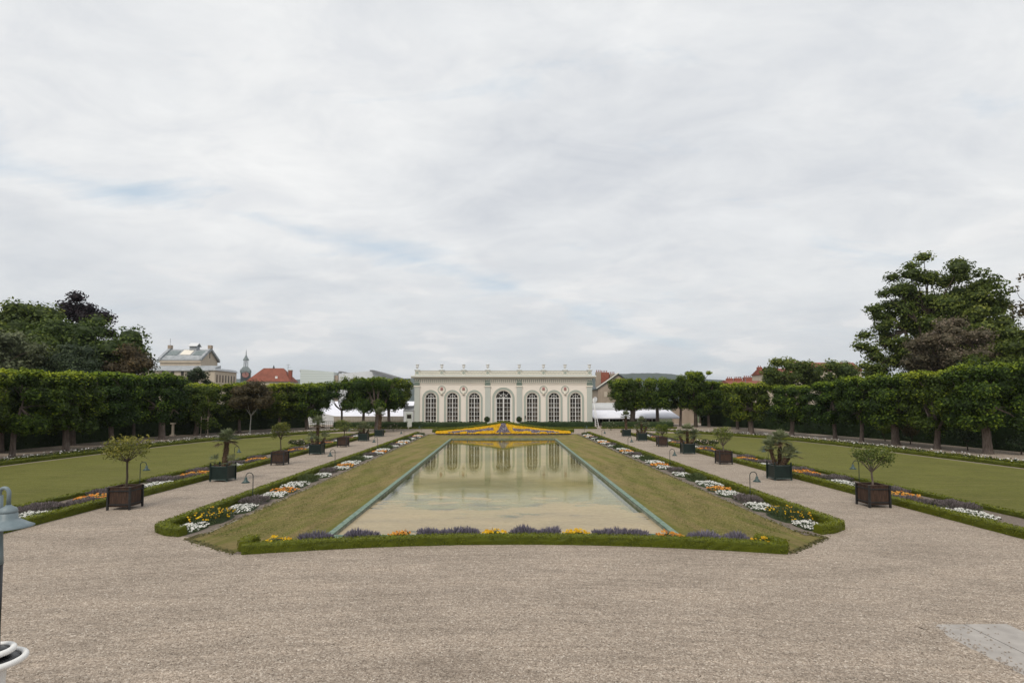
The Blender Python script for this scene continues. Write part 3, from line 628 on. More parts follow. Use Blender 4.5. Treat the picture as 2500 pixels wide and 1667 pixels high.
# ------------------------------------------------------------------ flower patches
def patch(kind, x0, x1, y0, y1, seed, label, group, z=0.01, dens=1.0, hgt=None):
    rng = np.random.default_rng(seed)
    cx, cy, rx, ry = (x0 + x1) / 2, (y0 + y1) / 2, abs(x1 - x0) / 2, abs(y1 - y0) / 2
    dist = math.hypot(cx, cy); lod = max(1.0, dist / 26.0); ds = dens / lod ** 1.3; sz = lod ** 0.7
    hh_ = hgt or {'white': 0.20, 'orange': 0.20, 'yellow': 0.22, 'lavender': 0.36, 'dull': 0.30, 'green': 0.40, 'mixed': 0.42}[kind]
    area = rx * ry * 4
    def inside(n):
        a = rng.uniform(-1, 1, (int(n), 2)); r4 = np.abs(a[:, 0]) ** 3 + np.abs(a[:, 1]) ** 3
        wob = 1.0 + 0.12 * np.sin(5 * np.arctan2(a[:, 1], a[:, 0]) + seed)
        a = a[r4 < wob]
        e = np.clip(1 - (np.abs(a[:, 0]) ** 4 + np.abs(a[:, 1]) ** 4), 0, 1)
        lump = 0.75 + 0.25 * np.sin(a[:, 0] * rx * 7 + seed) * np.sin(a[:, 1] * ry * 6 + seed * 2)
        return a, (0.45 + 0.55 * e) * lump
    mb = MB()
    # cushion of leaves
    nn_, mm2 = 18, 4; V = [(cx, cy, z + hh_ * 0.62)]; 
    for j in range(1, mm2 + 1):
        rr = j / mm2
        for k in range(nn_):
            a = 2 * math.pi * k / nn_; w = 1 + rng.normal(0, 0.05)
            sx = abs(math.cos(a)) ** 0.7 * math.copysign(1, math.cos(a)); sy = abs(math.sin(a)) ** 0.7 * math.copysign(1, math.sin(a))
            V.append((cx + rx * 0.93 * rr * sx * w, cy + ry * 0.93 * rr * sy * w, z + hh_ * 0.62 * (1 - rr ** 3) * (1 + rng.normal(0, 0.12)) - 0.01 * (j == mm2)))
    F = [(0, 1 + k, 1 + (k + 1) % nn_) for k in range(nn_)]
    for j in range(mm2 - 1):
        for k in range(nn_): F.append((1 + j * nn_ + k, 1 + (j + 1) * nn_ + k, 1 + (j + 1) * nn_ + (k + 1) % nn_, 1 + j * nn_ + (k + 1) % nn_))
    body = {'lavender': 1, 'dull': 1}.get(kind, 0)
    mb.add(V, F, body, 0.2)
    a, hgt_ = inside(area * 190 * ds)
    P = np.stack([cx + a[:, 0] * rx, cy + a[:, 1] * ry, z + hh_ * 0.75 * hgt_ * rng.uniform(0.5, 1.05, len(a))], 1)
    mb.leaves(P, np.tile([0, 0, 1.0], (len(P), 1)), 0.085 * sz, rng, rng.uniform(0.1, 0.8, len(P)), 0.5, 0)
    if kind in ('white', 'orange', 'yellow'):
        a, hgt_ = inside(area * (175 if kind == 'white' else 120) * ds)
        cl_ = np.sin(a[:, 0] * rx * 9 + seed * 3) * np.sin(a[:, 1] * ry * 8.3 + seed) + rng.normal(0, 0.7, len(a)); a = a[cl_ > -0.75]; hgt_ = hgt_[cl_ > -0.75]
        P = np.stack([cx + a[:, 0] * rx, cy + a[:, 1] * ry, z + hh_ * (0.80 * hgt_ + rng.uniform(0.0, 0.25, len(a)))], 1)
        mb.leaves(P, np.tile([0, -0.55, 1.0], (len(P), 1)), (0.072 if kind == 'white' else 0.085) * sz, rng, rng.uniform(0, 1, len(P)), 0.95, 1, 0.4)
        fm = {'white': 'white_fl', 'orange': 'orange_fl', 'yellow': 'yellow_fl'}[kind]
    elif kind in ('lavender', 'dull', 'green', 'mixed'):
        a, hgt_ = inside(area * (520 if kind != 'mixed' else 300) * ds)
        n = len(a); base_ = np.stack([cx + a[:, 0] * rx * 0.9, cy + a[:, 1] * ry * 0.9, np.full(n, z + hh_ * 0.35)], 1)
        d = np.stack([a[:, 0] * 0.5 + rng.normal(0, 0.22, n), a[:, 1] * 0.5 + rng.normal(0, 0.22, n), np.ones(n)], 1); d /= np.linalg.norm(d, axis=1, keepdims=True)
        L = hh_ * 0.85 * hgt_ * rng.uniform(0.6, 1.15, n)
        tip = base_ + d * L[:, None]; midp = base_ + d * (L * 0.6)[:, None]
        side = np.cross(d, rng.normal(0, 1, (n, 3))); side /= np.linalg.norm(side, axis=1, keepdims=True); w_ = 0.016 * sz * (1.0 if kind in ('lavender', 'dull') else 0.7)
        V = np.stack([base_, midp + side * w_, tip, midp - side * w_], 1).reshape(-1, 3)
        i0 = mb.n; mb.V.append(V); mb.F.extend(map(tuple, (np.arange(n * 4) + i0).reshape(-1, 4).tolist())); mb.MI.extend([1 if kind in ('lavender', 'dull') else 0] * n)
        mb.T.append(np.repeat(rng.uniform(0.1, 1, n), 4)); mb.n += n * 4
        fm = {'lavender': 'lavender', 'dull': 'lavender_dull', 'green': 'bedgreen', 'mixed': 'yellow_fl'}[kind]
        if kind == 'mixed':
            a, hgt_ = inside(area * 34 * ds)
            P = np.stack([cx + a[:, 0] * rx, cy + a[:, 1] * ry, z + hh_ * (0.75 * hgt_ + rng.uniform(0, 0.35, len(a)))], 1)
            mb.leaves(P, np.tile([0, -0.6, 1.0], (len(P), 1)), 0.085 * sz, rng, rng.uniform(0, 1, len(P)), 0.95, 1, 0.4)
    o = mb.build({'white': 'white_flowers', 'orange': 'orange_flowers', 'yellow': 'yellow_flowers', 'lavender': 'lavender', 'dull': 'lavender', 'green': 'grassy_plant', 'mixed': 'yellow_flowers'}[kind], [M['bedgreen'], M[fm]])
    tag(o, label, {'lavender': 'lavender', 'dull': 'lavender', 'green': 'plants', 'mixed': 'flowers'}.get(kind, 'flowers'), group)
    return o
NAMES = {'white': 'white flowers', 'orange': 'orange flowers', 'dull': 'dull grey lavender', 'green': 'grassy green plants', 'mixed': 'yellow flowers in tall green leaves', 'yellow': 'yellow flowers', 'lavender': 'purple lavender'}
def patches(lst, xa, xb, side, where, seed0, group):
    cnt = {}
    for i, (k, ya, yb, fa, fb_) in enumerate(lst):
        c2 = cnt.get(k, 0); cnt[k] = c2 + 1
        xx0 = xa + (xb - xa) * fa; xx1 = xa + (xb - xa) * fb_
        lb = f'{ORD[c2]} patch of {NAMES[k]} {where}' if c2 else f'nearest patch of {NAMES[k]} {where}'
        patch(k, side * xx0, side * xx1, ya, yb, seed0 + i, lb, group)
for s, nm in ((-1, 'left'), (1, 'right')):
    # inner beds: 0 = pool side, 1 = path hedge side
    L = [('white', 19.2, 20.7, 0.15, 0.80), ('mixed', 20.4, 22.6, 0.05, 0.95), ('white', 22.5, 24.3, 0.0, 0.75)]
    for q in range(5):
        y = 25.0 + 10.7 * q
        L.append(('dull', y - 0.75, y + 0.95, 0.10 if q % 2 == 0 else 0.2, 0.95))
        L.append(('white', y + 1.0, y + 2.5, 0.0, 0.8)); L.append(('orange', y + 2.5, y + 3.8, 0.0, 0.9))
        L.append(('white', y + 3.9, y + 5.9, 0.1, 0.95)); L.append(('green', y + 6.0, y + 7.8, 0.15, 0.9))
        if q < 4: L.append(('white', y + 7.9, y + 9.6, 0.05, 0.75))
    patches(L, 10.3, 11.7, s, f'in the {nm} pool bed', 100 + 50 * (s > 0), f'flower patches in the {nm} pool bed')
    L = []
    for q in range(7):
        y = 22.4 + 8.3 * q
        L.append(('white', y - 1.6, y + 0.5, 0.1, 0.62)); L.append(('dull', y + 0.1, y + 2.1, 0.40, 0.95)); L.append(('dull', y + 1.2, y + 3.2, 0.0, 0.5))
        L.append(('orange', y + 2.9, y + 5.0, 0.22, 0.80)); L.append(('dull', y + 4.2, y + 6.2, 0.5, 0.98))
    if s > 0: L = [('white', 17.5, 18.6, 0.1, 0.6)] + L
    patches(L, 17.5, 20.0, s, f'in the outer bed by the {nm} lawn', 300 + 80 * (s > 0), f'flower patches in the outer bed by the {nm} lawn')
# front strip behind the curved hedge, left to right
def arcy(x): return 17.92 - 1.2 * (x / 8.2) ** 2
FR = [('yellow', -7.35, -6.6, 0.0, 'yellow flowers at the left end of the front strip'), ('lavender', -6.5, -5.35, 0.35, 'purple lavender nearest the left end of the front hedge'),
      ('lavender', -5.2, -3.95, 0.35, 'purple lavender covering the left corner of the pool'), ('orange', -3.75, -3.0, 0.25, 'orange flowers by the left side of the pool end'),
      ('lavender', -2.85, -2.05, 0.30, 'low purple lavender left of centre before the water, leftmost of three'), ('lavender', -2.1, -1.3, 0.30, 'purple lavender tuft left of centre, middle one of three'), ('lavender', -1.4, -0.75, 0.30, 'purple lavender tuft left of centre, rightmost of three'),
      ('yellow', -0.68, 0.12, 0.25, 'yellow flowers just left of centre before the pool'), ('lavender', 0.15, 1.3, 0.30, 'purple lavender in the middle of the front strip'), ('lavender', -0.72 + 1.9, 2.1 - 0.2, 0.28, 'small purple lavender right of the middle lavender'),
      ('yellow', 1.95, 2.85, 0.25, 'yellow flowers right of centre before the pool'), ('lavender', 2.9, 3.6, 0.30, 'purple lavender tuft right of centre, leftmost of three'), ('lavender', 3.5, 4.2, 0.30, 'purple lavender tuft right of centre, middle one of three'),
      ('lavender', 4.1, 4.75, 0.30, 'purple lavender tuft right of centre, rightmost of three'), ('orange', 4.85, 5.85, 0.25, 'orange flowers by the right side of the pool end'), ('lavender', 5.85, 6.95, 0.33, 'purple lavender covering the right corner of the pool'),
      ('lavender', 6.85, 7.75, 0.30, 'purple lavender nearest the right end of the front hedge'), ('yellow', 7.2, 7.9, -0.1, 'bright yellow flowers at the right end of the front strip')]
for i, (k, xa, xb, dy, lb) in enumerate(FR):
    xc = (xa + xb) / 2; y = arcy(xc)
    if k == 'yellow' and xa > 7: patch(k, 7.62, 8.2, 16.95, 17.45, 500 + i, lb, 'flowers in the front strip', hgt=0.42, dens=1.5); continue
    patch(k, xa, xb, y + 0.30, y + 0.95, 500 + i, lb, 'flowers in the front strip', dens=1.6, hgt=0.39 if k == 'lavender' else 0.33)

# rose borders round the lawns and the rose bushes
def rose_bush(x, y, seed, label, group, r=0.45, h=0.6, fl=22, flm='rose_fl'):
    rng = np.random.default_rng(seed); mb = MB()
    n = 260; th = rng.uniform(0, 2 * math.pi, n); ph = np.arccos(rng.uniform(-0.3, 1, n)); rr = rng.uniform(0.6, 1.05, n)
    D = np.stack([np.cos(th) * np.sin(ph), np.sin(th) * np.sin(ph), np.cos(ph)], 1)
    P = D * rr[:, None] * [r, r, h * 0.55] + [0, 0, h * 0.5]
    mb.leaves(P, D, 0.13, rng, rng.uniform(0, 0.9, n), 0.6, 0)
    for a in range(4): mb.tube([(0, 0, 0), (rng.normal(0, 0.15), rng.normal(0, 0.15), h * 0.6)], [0.02, 0.01], 5, 0)
    mb.leaves(P[:fl] * 1.08, D[:fl], 0.11, rng, rng.uniform(0, 1, fl), 0.95, 1, 0.3)
    o = mb.build('rose_bush', [M['rosegreen'], M[flm]]); o.location = (x, y, 0.01); tag(o, label, 'rose bush', group); return o
for s, nm in ((-1, 'left'), (1, 'right')):
    rng = np.random.default_rng(40 + s); mb = MB()
    cv = resample(lawn_outer_curve(1.65), 0.22); P = []
    for p in cv:
        for _ in range(5): P.append((s * p.x + rng.normal(0, 0.32), p.y + rng.normal(0, 0.3), rng.uniform(0.05, 0.42)))
    P = np.array(P); mb.leaves(P, np.tile([0, 0, 1.0], (len(P), 1)), 0.22, rng, rng.uniform(0, 1, len(P)), 0.6, 0)
    Q = P[rng.uniform(0, 1, len(P)) < 0.28] + [0, 0, 0.12]
    Q[:, 2] = rng.uniform(0.3, 0.55, len(Q))
    mb.leaves(Q, np.tile([0, -0.6, 1.0], (len(Q), 1)), 0.11, rng, rng.uniform(0.5, 1, len(Q)), 0.95, 1, 0.3)
    tag(mb.build('ground_cover_roses', [M['rosegreen'], M['white_fl']]), f'low white roses in the border round the {nm} lawn', 'roses', kind='stuff')
for i, (x, y) in enumerate([(-20.7, 56.6), (-20.9, 57.9), (-21.4, 57.0), (-20.3, 56.0)]):
    rose_bush(x, y, 600 + i, ['pale rose bush nearest the hedge jut on the left lawn edge', 'farthest rose bush of the clump on the left lawn edge', 'rose bush reaching farthest onto the left lawn', 'rose bush tucked behind the fourth tub on the left'][i], 'rose bushes on the left lawn edge')
for i, (x, y) in enumerate([(20.6, 55.8), (20.9, 57.3), (21.5, 56.4), (20.2, 57.2)]):
    rose_bush(x, y, 610 + i, ['pale rose bush nearest the camera on the right lawn edge', 'farthest rose bush of the clump on the right lawn edge', 'rose bush reaching farthest onto the right lawn', 'rose bush nearest the lamp on the right lawn edge'][i], 'rose bushes on the right lawn edge')
rose_bush(-16.3, 82.8, 620, 'pink flowering rose bush at the far end of the left path beside the big trunk', None, 1.1, 1.1, 40)
rose_bush(16.2, 83.5, 621, 'dark rose bush at the far end of the right path beside the big trunk', None, 1.1, 1.3, 16)

# banked flower bed in front of the orangery
rng = np.random.default_rng(77)
MW = 9.6; YM0, YM1 = 75.7, 80.4
def mound_z(x, y):
    a = min(1.0, abs(x) / MW); f_ = max(0.0, min(1.0, (y - YM0) / (YM1 - YM0)))
    crest = 0.20 + 1.02 * (1 - a) ** 1.5 + 0.06 * math.exp(-(x / 1.2) ** 2)
    return 0.02 + crest * f_
def mound_back(x): return YM1 - 2.2 * (abs(x) / MW) ** 2
def mound_front(x): return YM0 + 1.0 * (abs(x) / MW) ** 2.2
nx, ny = 60, 10; V = []; F = []
for i in range(nx + 1):
    x = -MW + 2 * MW * i / nx
    yf_, yb_ = mound_front(x), mound_back(x)
    for j in range(ny + 1):
        y = yf_ + (yb_ - yf_) * j / ny; zz = mound_z(x, YM0 + (YM1 - YM0) * j / ny)
        V.append((x, y, zz if j else -0.05))
    V.append((x, yb_ + 1.6, 0.0))
k = ny + 2
for i in range(nx):
    for j in range(ny + 1): F.append((i * k + j, (i + 1) * k + j, (i + 1) * k + j + 1, i * k + j + 1))
bed = tag(empty('raised_flower_bed', (0, 78, 0)), 'banked triangular flower bed of yellow and lilac pansies before the orangery', 'flower bed')
o = MB().add(V, F, 0).build('earth_bank', M['soil'], bed); o.location = (0, -78, 0)
def mound_pts(n):
    x = rng.uniform(-MW * 0.97, MW * 0.97, n); f_ = rng.uniform(0.02, 0.97, n)
    y = np.array([mound_front(a) + (mound_back(a) - mound_front(a)) * q for a, q in zip(x, f_)])
    z_ = np.array([mound_z(a, YM0 + (YM1 - YM0) * q) for a, q in zip(x, f_)])
    return x, y, z_, f_
x, y, z_, f_ = mound_pts(17000)
ax = np.abs(x) / MW
wob = 0.05 * np.sin(x * 2.1) + rng.normal(0, 0.025, len(x))
centre = ax < 0.035 + 0.09 * (1 - f_) ** 2                              # lilac and white wedge under the apex
lower_ = (f_ < 0.30 + wob) & (ax > 0.05) & ~((ax > 0.40) & (ax < 0.52)) & (ax < 0.62)
band = (f_ > 0.30 + wob) & (f_ < 0.60 + wob) & (ax > 0.14) & (ax < 0.74)
kindf = np.where(centre, 1, np.where(band, 1, 0))
kindf = np.where((ax > 0.62) & (ax < 0.80) & (f_ < 0.35), 1, kindf)
kindf = np.where((ax >= 0.40) & (ax <= 0.52) & (f_ < 0.5), 1, kindf)
kindf = np.where(f_ < 0.075, 0, kindf)
whitef = (kindf == 1) & (rng.uniform(0, 1, len(x)) < np.where(centre, 0.10, 0.10))
P = np.stack([x, y, z_ + 0.10 + rng.uniform(0, 0.09, len(x))], 1); Nn = np.tile([0, -0.8, 1.0], (len(x), 1))
def subset(mask, name, mat, sz, label=None):
    o = MB().leaves(P[mask], Nn[mask], sz, rng, rng.uniform(0, 1, mask.sum()), 0.95, 0, 0.35).build(name, M[mat], bed); o.location = (0, -78, 0); return o
gap = (rng.uniform(0, 1, len(x)) < 0.8) & (np.sin(x * 7 + 2 * np.sin(y * 5)) * np.sin(y * 8 + x) + rng.normal(0, 0.5, len(x)) > -0.75)
subset((kindf == 0) & gap, 'yellow_pansies', 'yellow_fl', 0.15)
subset((kindf == 1) & ~whitef & gap, 'lilac_pansies', 'purple_fl', 0.15)
subset(whitef & gap, 'white_pansies', 'white_fl', 0.13)
xg, yg, zg, fg = mound_pts(6000)
o = MB().leaves(np.stack([xg, yg, zg + 0.06], 1), np.tile([0, -0.4, 1.0], (len(xg), 1)), 0.16, rng, rng.uniform(0, 0.8, len(xg)), 0.5).build('leaves', M['bedgreen'], bed); o.location = (0, -78, 0)
def back_h(x, y): return mound_z(x, 1000) - 0.02
hedge('box_hedge', [(x, mound_back(x) + 0.1) for x in np.linspace(-9.9, 9.9, 60)], 0.5, 0.44, 'low hedge rising to a point along the back of the banked flower bed', group=g_low, seed=81, zfun=back_h, dens=260, leaf=0.05, tbase=0.3, step=0.4)

# ------------------------------------------------------------------ tubs
def wooden_tub():
    root = empty('wooden_tub'); w, h, lift = 0.44, 0.92, 0.13
    p = MB()
    for sx in (0, 1, 2, 3):
        for i in range(8):
            a = -w + 0.05 + (2 * w - 0.10) * i / 8; b2 = -w + 0.05 + (2 * w - 0.10) * (i + 1) / 8 - 0.008
            if sx == 0: p.box(a, b2, -w + 0.02, -w + 0.05, lift, h)
            if sx == 1: p.box(a, b2, w - 0.05, w - 0.02, lift, h)
            if sx == 2: p.box(-w + 0.02, -w + 0.05, a, b2, lift, h)
            if sx == 3: p.box(w - 0.05, w - 0.02, a, b2, lift, h)
    p.box(-w + 0.055, w - 0.055, -w + 0.055, w - 0.055, lift - 0.01, h - 0.3)
    p.build('slatted_side', M['wood'], root)
    for sx in (-1, 1):
        for sy in (-1, 1): MB().box(sx * w - 0.035, sx * w + 0.035, sy * w - 0.035, sy * w + 0.035, 0, h + 0.02).build('corner_post', M['iron'], root)
    for z_ in (0.20, 0.76):
        fr = MB()
        for sgn in (-1, 1):
            fr.box(-w, w, sgn * w - 0.014, sgn * w + 0.014, z_, z_ + 0.05); fr.box(sgn * w - 0.014, sgn * w + 0.014, -w, w, z_ + 0.002, z_ + 0.048)
        fr.build('iron_band', M['iron'], root)
    rim = MB()
    for sgn in (-1, 1):
        rim.box(-w + 0.03, w - 0.03, sgn * (w - 0.02) - 0.03, sgn * (w - 0.02) + 0.03, h - 0.004, h + 0.03); rim.box(sgn * (w - 0.02) - 0.03, sgn * (w - 0.02) + 0.03, -w + 0.05, w - 0.05, h - 0.002, h + 0.026)
    rim.build('rim', M['wood'], root)
    MB().box(-w + 0.06, w - 0.06, -w + 0.06, w - 0.06, h - 0.25, h - 0.07).build('earth', M['soil'], root)
    return root
def green_tub():
    root = empty('green_tub'); w, h, lift = 0.47, 0.86, 0.11
    p = MB()
    for (a, b2, c2, d) in ((-w, w, -w, -w + 0.04), (-w, w, w - 0.04, w), (-w, -w + 0.04, -w + 0.04, w - 0.04), (w - 0.04, w, -w + 0.04, w - 0.04)): p.box(a, b2, c2, d, lift, h)
    p.box(-w + 0.045, w - 0.045, -w + 0.045, w - 0.045, lift, h - 0.3)
    p.build('panel', M['greenpaint'], root)
    for sx in (-1, 1):
        for sy in (-1, 1):
            q = MB().box(sx * w - 0.04, sx * w + 0.04, sy * w - 0.04, sy * w + 0.04, 0.06, h + 0.03).build('corner_post', M['greenpaint'], root)
            MB().lathe([(0.02, 0), (0.045, 0.02), (0.055, 0.07), (0.035, 0.12), (0.008, 0.16)], sx * w, sy * w, 10, 0, h + 0.03).build('finial', M['greenpaint'], q)
            MB().lathe([(0.05, 0), (0.05, 0.06)], sx * w, sy * w, 10).build('foot', M['greytrim'], q)
    for z_, t_ in ((lift - 0.02, 0.045), (h - 0.03, 0.03)):
        fr = MB()
        for sgn in (-1, 1): fr.box(-w - 0.015, w + 0.015, sgn * w - 0.016, sgn * w + 0.016, z_, z_ + t_); fr.box(sgn * w - 0.014, sgn * w + 0.014, -w, w, z_ + 0.002, z_ + t_ - 0.002)
        fr.build('moulding', M['greytrim'], root)
    MB().box(-w + 0.06, w - 0.06, -w + 0.06, w - 0.06, h - 0.25, h - 0.06).build('earth', M['soil'], root)
    return root
wt, gt = wooden_tub(), green_tub()
TY = [(24.0, 'w'), (32.2, 'g'), (40.3, 'w'), (48.2, 'g'), (56.0, 'w'), (64.2, 'g'), (72.2, 'g')]
used = {'w': False, 'g': False}
cnts = {}
for s, nm in ((-1, 'left'), (1, 'right')):
    for y, k in TY:
        src = wt if k == 'w' else gt
        o = src if not used[k] else copy_tree(src); used[k] = True
        c2 = cnts.get((nm, k), 0); cnts[(nm, k)] = c2 + 1
        o.location = (s * 16.0, y, 0); o.rotation_euler = (0, 0, R(random.Random(int(y) + s).uniform(-2.5, 2.5)))
        tag(o, f'{ORD[c2]} {"brown slatted wooden" if k == "w" else "dark green square"} tub on the {nm} gravel path', 'tub', 'planting tubs along the gravel paths')

# citrus trees
def citrus(x, y, top, rad, z0, seed, label, mat='citrus', vshape=False, n=1150):
    rng = np.random.default_rng(seed); root = tag(empty('citrus_tree', (x, y, 0)), label, 'tree', 'small trees in tubs')
    cz0 = z0; hz = (top - cz0) / 2; cc = Vector((0, 0, cz0 + hz))
    fork = cz0 - (0.05 if not vshape else 0.25) * 1.0
    t_ = MB(); lean = rng.normal(0, 0.05)
    mid = (0.84 + fork) / 2
    t_.tube([(0, 0, 0.80), (0.03 + lean * 0.5, 0.01, mid - 0.1), (0.01 + lean, 0, mid + 0.15), (lean, 0, fork)], [0.05, 0.042, 0.038, 0.04], 8)
    t_.build('trunk', M['darkbark'] if not vshape else M['bark'], root)
    br = MB(); ends = []
    for i in range(13):
        a = 2 * math.pi * i / 13 + rng.uniform(0, 0.4); rr = rad * rng.uniform(0.35, 0.85); zz = cz0 + hz * rng.uniform(0.35, 1.5)
        e = Vector((rr * math.cos(a), rr * math.sin(a), zz)); m_ = Vector((e.x * 0.45 + lean, e.y * 0.45, fork + (e.z - fork) * 0.42))
        br.tube([(lean, 0, fork - 0.03), tuple(m_), tuple(e)], [0.024, 0.015, 0.006], 6); ends.append(e)
        for _ in range(2):
            e2 = e + Vector(rng.normal(0, 0.16, 3)); br.tube([tuple(m_.lerp(e, 0.5)), tuple(e2)], [0.009, 0.004], 5); ends.append(e2)
    br.build('branches', M['darkbark'] if not vshape else M['bark'], root)
    cr = MB(); P = []; N = []; T = []
    lumps = [(cc + Vector((rad * 0.68 * math.cos(a), rad * 0.68 * math.sin(a), hz * zz)), rad * rng.uniform(0.30, 0.48)) for a, zz in zip(rng.uniform(0, 6.28, 24), rng.uniform(-0.7, 0.7, 24))]
    lumps += [(Vector((rng.normal(0, rad * 0.3), rng.normal(0, rad * 0.3), top - rad * 0.28)), rad * 0.34) for _ in range(5)]
    for (c2, r_) in lumps:
        m_ = n // len(lumps); d = rng.normal(0, 1, (m_, 3)); d /= np.linalg.norm(d, axis=1, keepdims=True)
        q = np.array(c2) + d * (r_ * rng.uniform(0.4, 1.1, m_))[:, None] * [1, 1, 0.85]
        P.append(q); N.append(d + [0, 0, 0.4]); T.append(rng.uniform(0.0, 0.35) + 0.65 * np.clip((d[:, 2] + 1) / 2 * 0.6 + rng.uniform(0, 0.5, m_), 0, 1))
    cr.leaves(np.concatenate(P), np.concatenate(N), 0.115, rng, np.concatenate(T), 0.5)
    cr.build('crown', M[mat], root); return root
citrus(-16.0, 24.0, 3.02, 0.92, 2.02, 1, 'bushy small tree in the nearest wooden tub on the left path', 'citrusyellow', n=1250)
citrus(-16.0, 40.3, 3.02, 0.68, 1.85, 2, 'yellowish round topped small tree in the second wooden tub on the left path', 'citrusyellow')
citrus(-16.0, 56.0, 2.70, 0.80, 1.55, 3, 'dark green round topped small tree in the third wooden tub on the left path')
citrus(16.0, 24.0, 2.50, 0.84, 1.72, 4, 'small tree with forked limbs in the nearest wooden tub on the right path', vshape=True, n=1300)
citrus(16.0, 40.3, 2.70, 0.72, 1.55, 5, 'leafy small tree in the second wooden tub on the right path', vshape=True)
citrus(16.0, 56.0, 2.25, 0.72, 1.25, 6, 'low bright green small tree in the third wooden tub on the right path', 'yellowgreen')

# fan palms
def fan(mb, c, d, L, rng, tint, mi=0, nl=15):
    d = d.normalized(); side = d.cross(Vector((0, 0, 1)));
    if side.length < 0.1: side = Vector((1, 0, 0))
    side.normalize(); nr = side.cross(d).normalized()
    for i in range(nl):
        a = R(-105 + 210 * i / (nl - 1)) + rng.normal(0, 0.04)
        dirv = (d * math.cos(a) + side * math.sin(a) + nr * 0.12).normalized(); ll = L * (1 - 0.25 * abs(a) / R(105)) * rng.uniform(0.85, 1.1)
        p1 = c + dirv * ll * 0.55; p2 = c + dirv * ll + Vector((0, 0, -0.14 * ll)) + Vector(rng.normal(0, 0.02, 3))
        wv_ = dirv.cross(nr).normalized() * (0.030 * L / 0.5)
        mb.add([tuple(c), tuple(p1 + wv_), tuple(p2), tuple(p1 - wv_)], [(0, 1, 2, 3)], mi, float(np.clip(tint + rng.normal(0, 0.12), 0, 1)))
def palm(x, y, stems, seed, label, z=0.8):
    """stems: (dx, dy, lean x, lean y, height, trunk radius, fans, frond length)"""
    rng = np.random.default_rng(seed); root = tag(empty('fan_palm', (x, y, 0)), label, 'palm', 'fan palms in green tubs')
    for (dx, dy, lx, ly, h, r, nf, L) in stems:
        base_ = Vector((dx, dy, z)); top = base_ + Vector((lx, ly, h)); pts = []; rad = []
        nseg = 9
        for i in range(nseg + 1):
            f2 = i / nseg; pts.append(tuple(base_.lerp(top, f2) + Vector((lx, ly, 0)) * 0.15 * math.sin(f2 * 3.1))); rad.append(r * (1.15 - 0.25 * f2) * (1 + 0.1 * (-1) ** i))
        tr = MB().tube(pts, rad, 10)
        n = int(120 * h + 20); u = rng.uniform(0, 1, n); an = rng.uniform(0, 6.28, n)
        Pq = np.array([list(base_.lerp(top, a)) for a in u]) + np.stack([np.cos(an), np.sin(an), np.zeros(n)], 1) * r * 1.15
        tr.leaves(Pq, np.stack([np.cos(an), np.sin(an), np.full(n, 0.5)], 1), 0.10, rng, 0.5, 0.5, jitter=0.5)
        tr.build('trunk', M['fibre'], root)
        fr = MB(); hd = top
        for i in range(nf):
            az = i * 2.39996 + rng.normal(0, 0.15); el = R(80 - 105 * (i / nf) ** 0.9) + rng.normal(0, 0.08)
            d = Vector((math.cos(az) * math.cos(el), math.sin(az) * math.cos(el), math.sin(el)))
            pl = L * rng.uniform(0.75, 1.05); c2 = hd + d * pl + Vector((0, 0, -0.06 * pl))
            dry = i > nf * 0.86
            fr.tube([tuple(hd), tuple(hd + d * pl * 0.5 + Vector((0, 0, 0.02))), tuple(c2)], [0.012, 0.009, 0.007], 4, 1 if dry else 0, 0.4)
            fan(fr, c2, (d + Vector((0, 0, -0.15))).normalized(), L * 0.95, rng, 0.25 + 0.45 * max(0, math.sin(el)), 1 if dry else 0)
        fr.build('fronds', [M['palm'], M['palmdry']], root)
    return root
palm(-16.0, 32.2, [(0.05, 0, 0.12, 0, 1.50, 0.13, 30, 0.46), (0.25, -0.1, 0.30, -0.1, 0.22, 0.06, 6, 0.34), (-0.25, 0.0, -0.25, 0, 0.12, 0.05, 4, 0.42)], 11, 'tall single stemmed fan palm in the nearest green tub on the left path')
palm(-16.0, 48.2, [(0.0, 0, 0.05, 0, 1.75, 0.12, 26, 0.5), (0.28, 0.1, 0.30, 0.1, 0.55, 0.10, 11, 0.42), (-0.28, 0, -0.22, 0, 0.50, 0.11, 11, 0.42), (0, -0.3, 0.1, -0.2, 0.35, 0.09, 8, 0.4)], 12, 'fan palm with one tall stem in the second green tub on the left path')
palm(-16.0, 64.2, [(0.0, 0, 0.0, 0, 0.75, 0.12, 22, 0.50), (0.25, 0, 0.25, 0, 0.45, 0.09, 12, 0.45), (-0.25, 0, -0.3, 0, 0.40, 0.09, 12, 0.45)], 13, 'squat many stemmed fan palm in the third green tub on the left path')
palm(-16.0, 72.2, [(0.0, 0, 0.1, 0, 2.2, 0.20, 32, 0.55)], 14, 'tall thick stemmed fan palm in the fourth green tub on the left path')
palm(16.0, 32.2, [(-0.18, 0, -0.28, 0, 1.05, 0.10, 20, 0.42), (0.05, 0, 0.05, 0, 1.45, 0.09, 22, 0.44), (0.22, 0, 0.45, 0, 0.62, 0.10, 20, 0.42), (0.05, -0.25, 0.12, -0.15, 0.55, 0.10, 10, 0.40)], 15, 'dense many stemmed fan palm in the nearest green tub on the right path')
palm(16.0, 48.2, [(0.0, 0, 0.0, 0, 1.15, 0.11, 20, 0.48), (-0.28, 0, -0.40, 0, 0.70, 0.10, 14, 0.44), (0.28, 0, 0.40, 0, 0.75, 0.10, 14, 0.44), (0.1, -0.25, 0.2, -0.2, 0.5, 0.1, 8, 0.4)], 16, 'spreading fan palm with leaning stems in the second green tub on the right path')
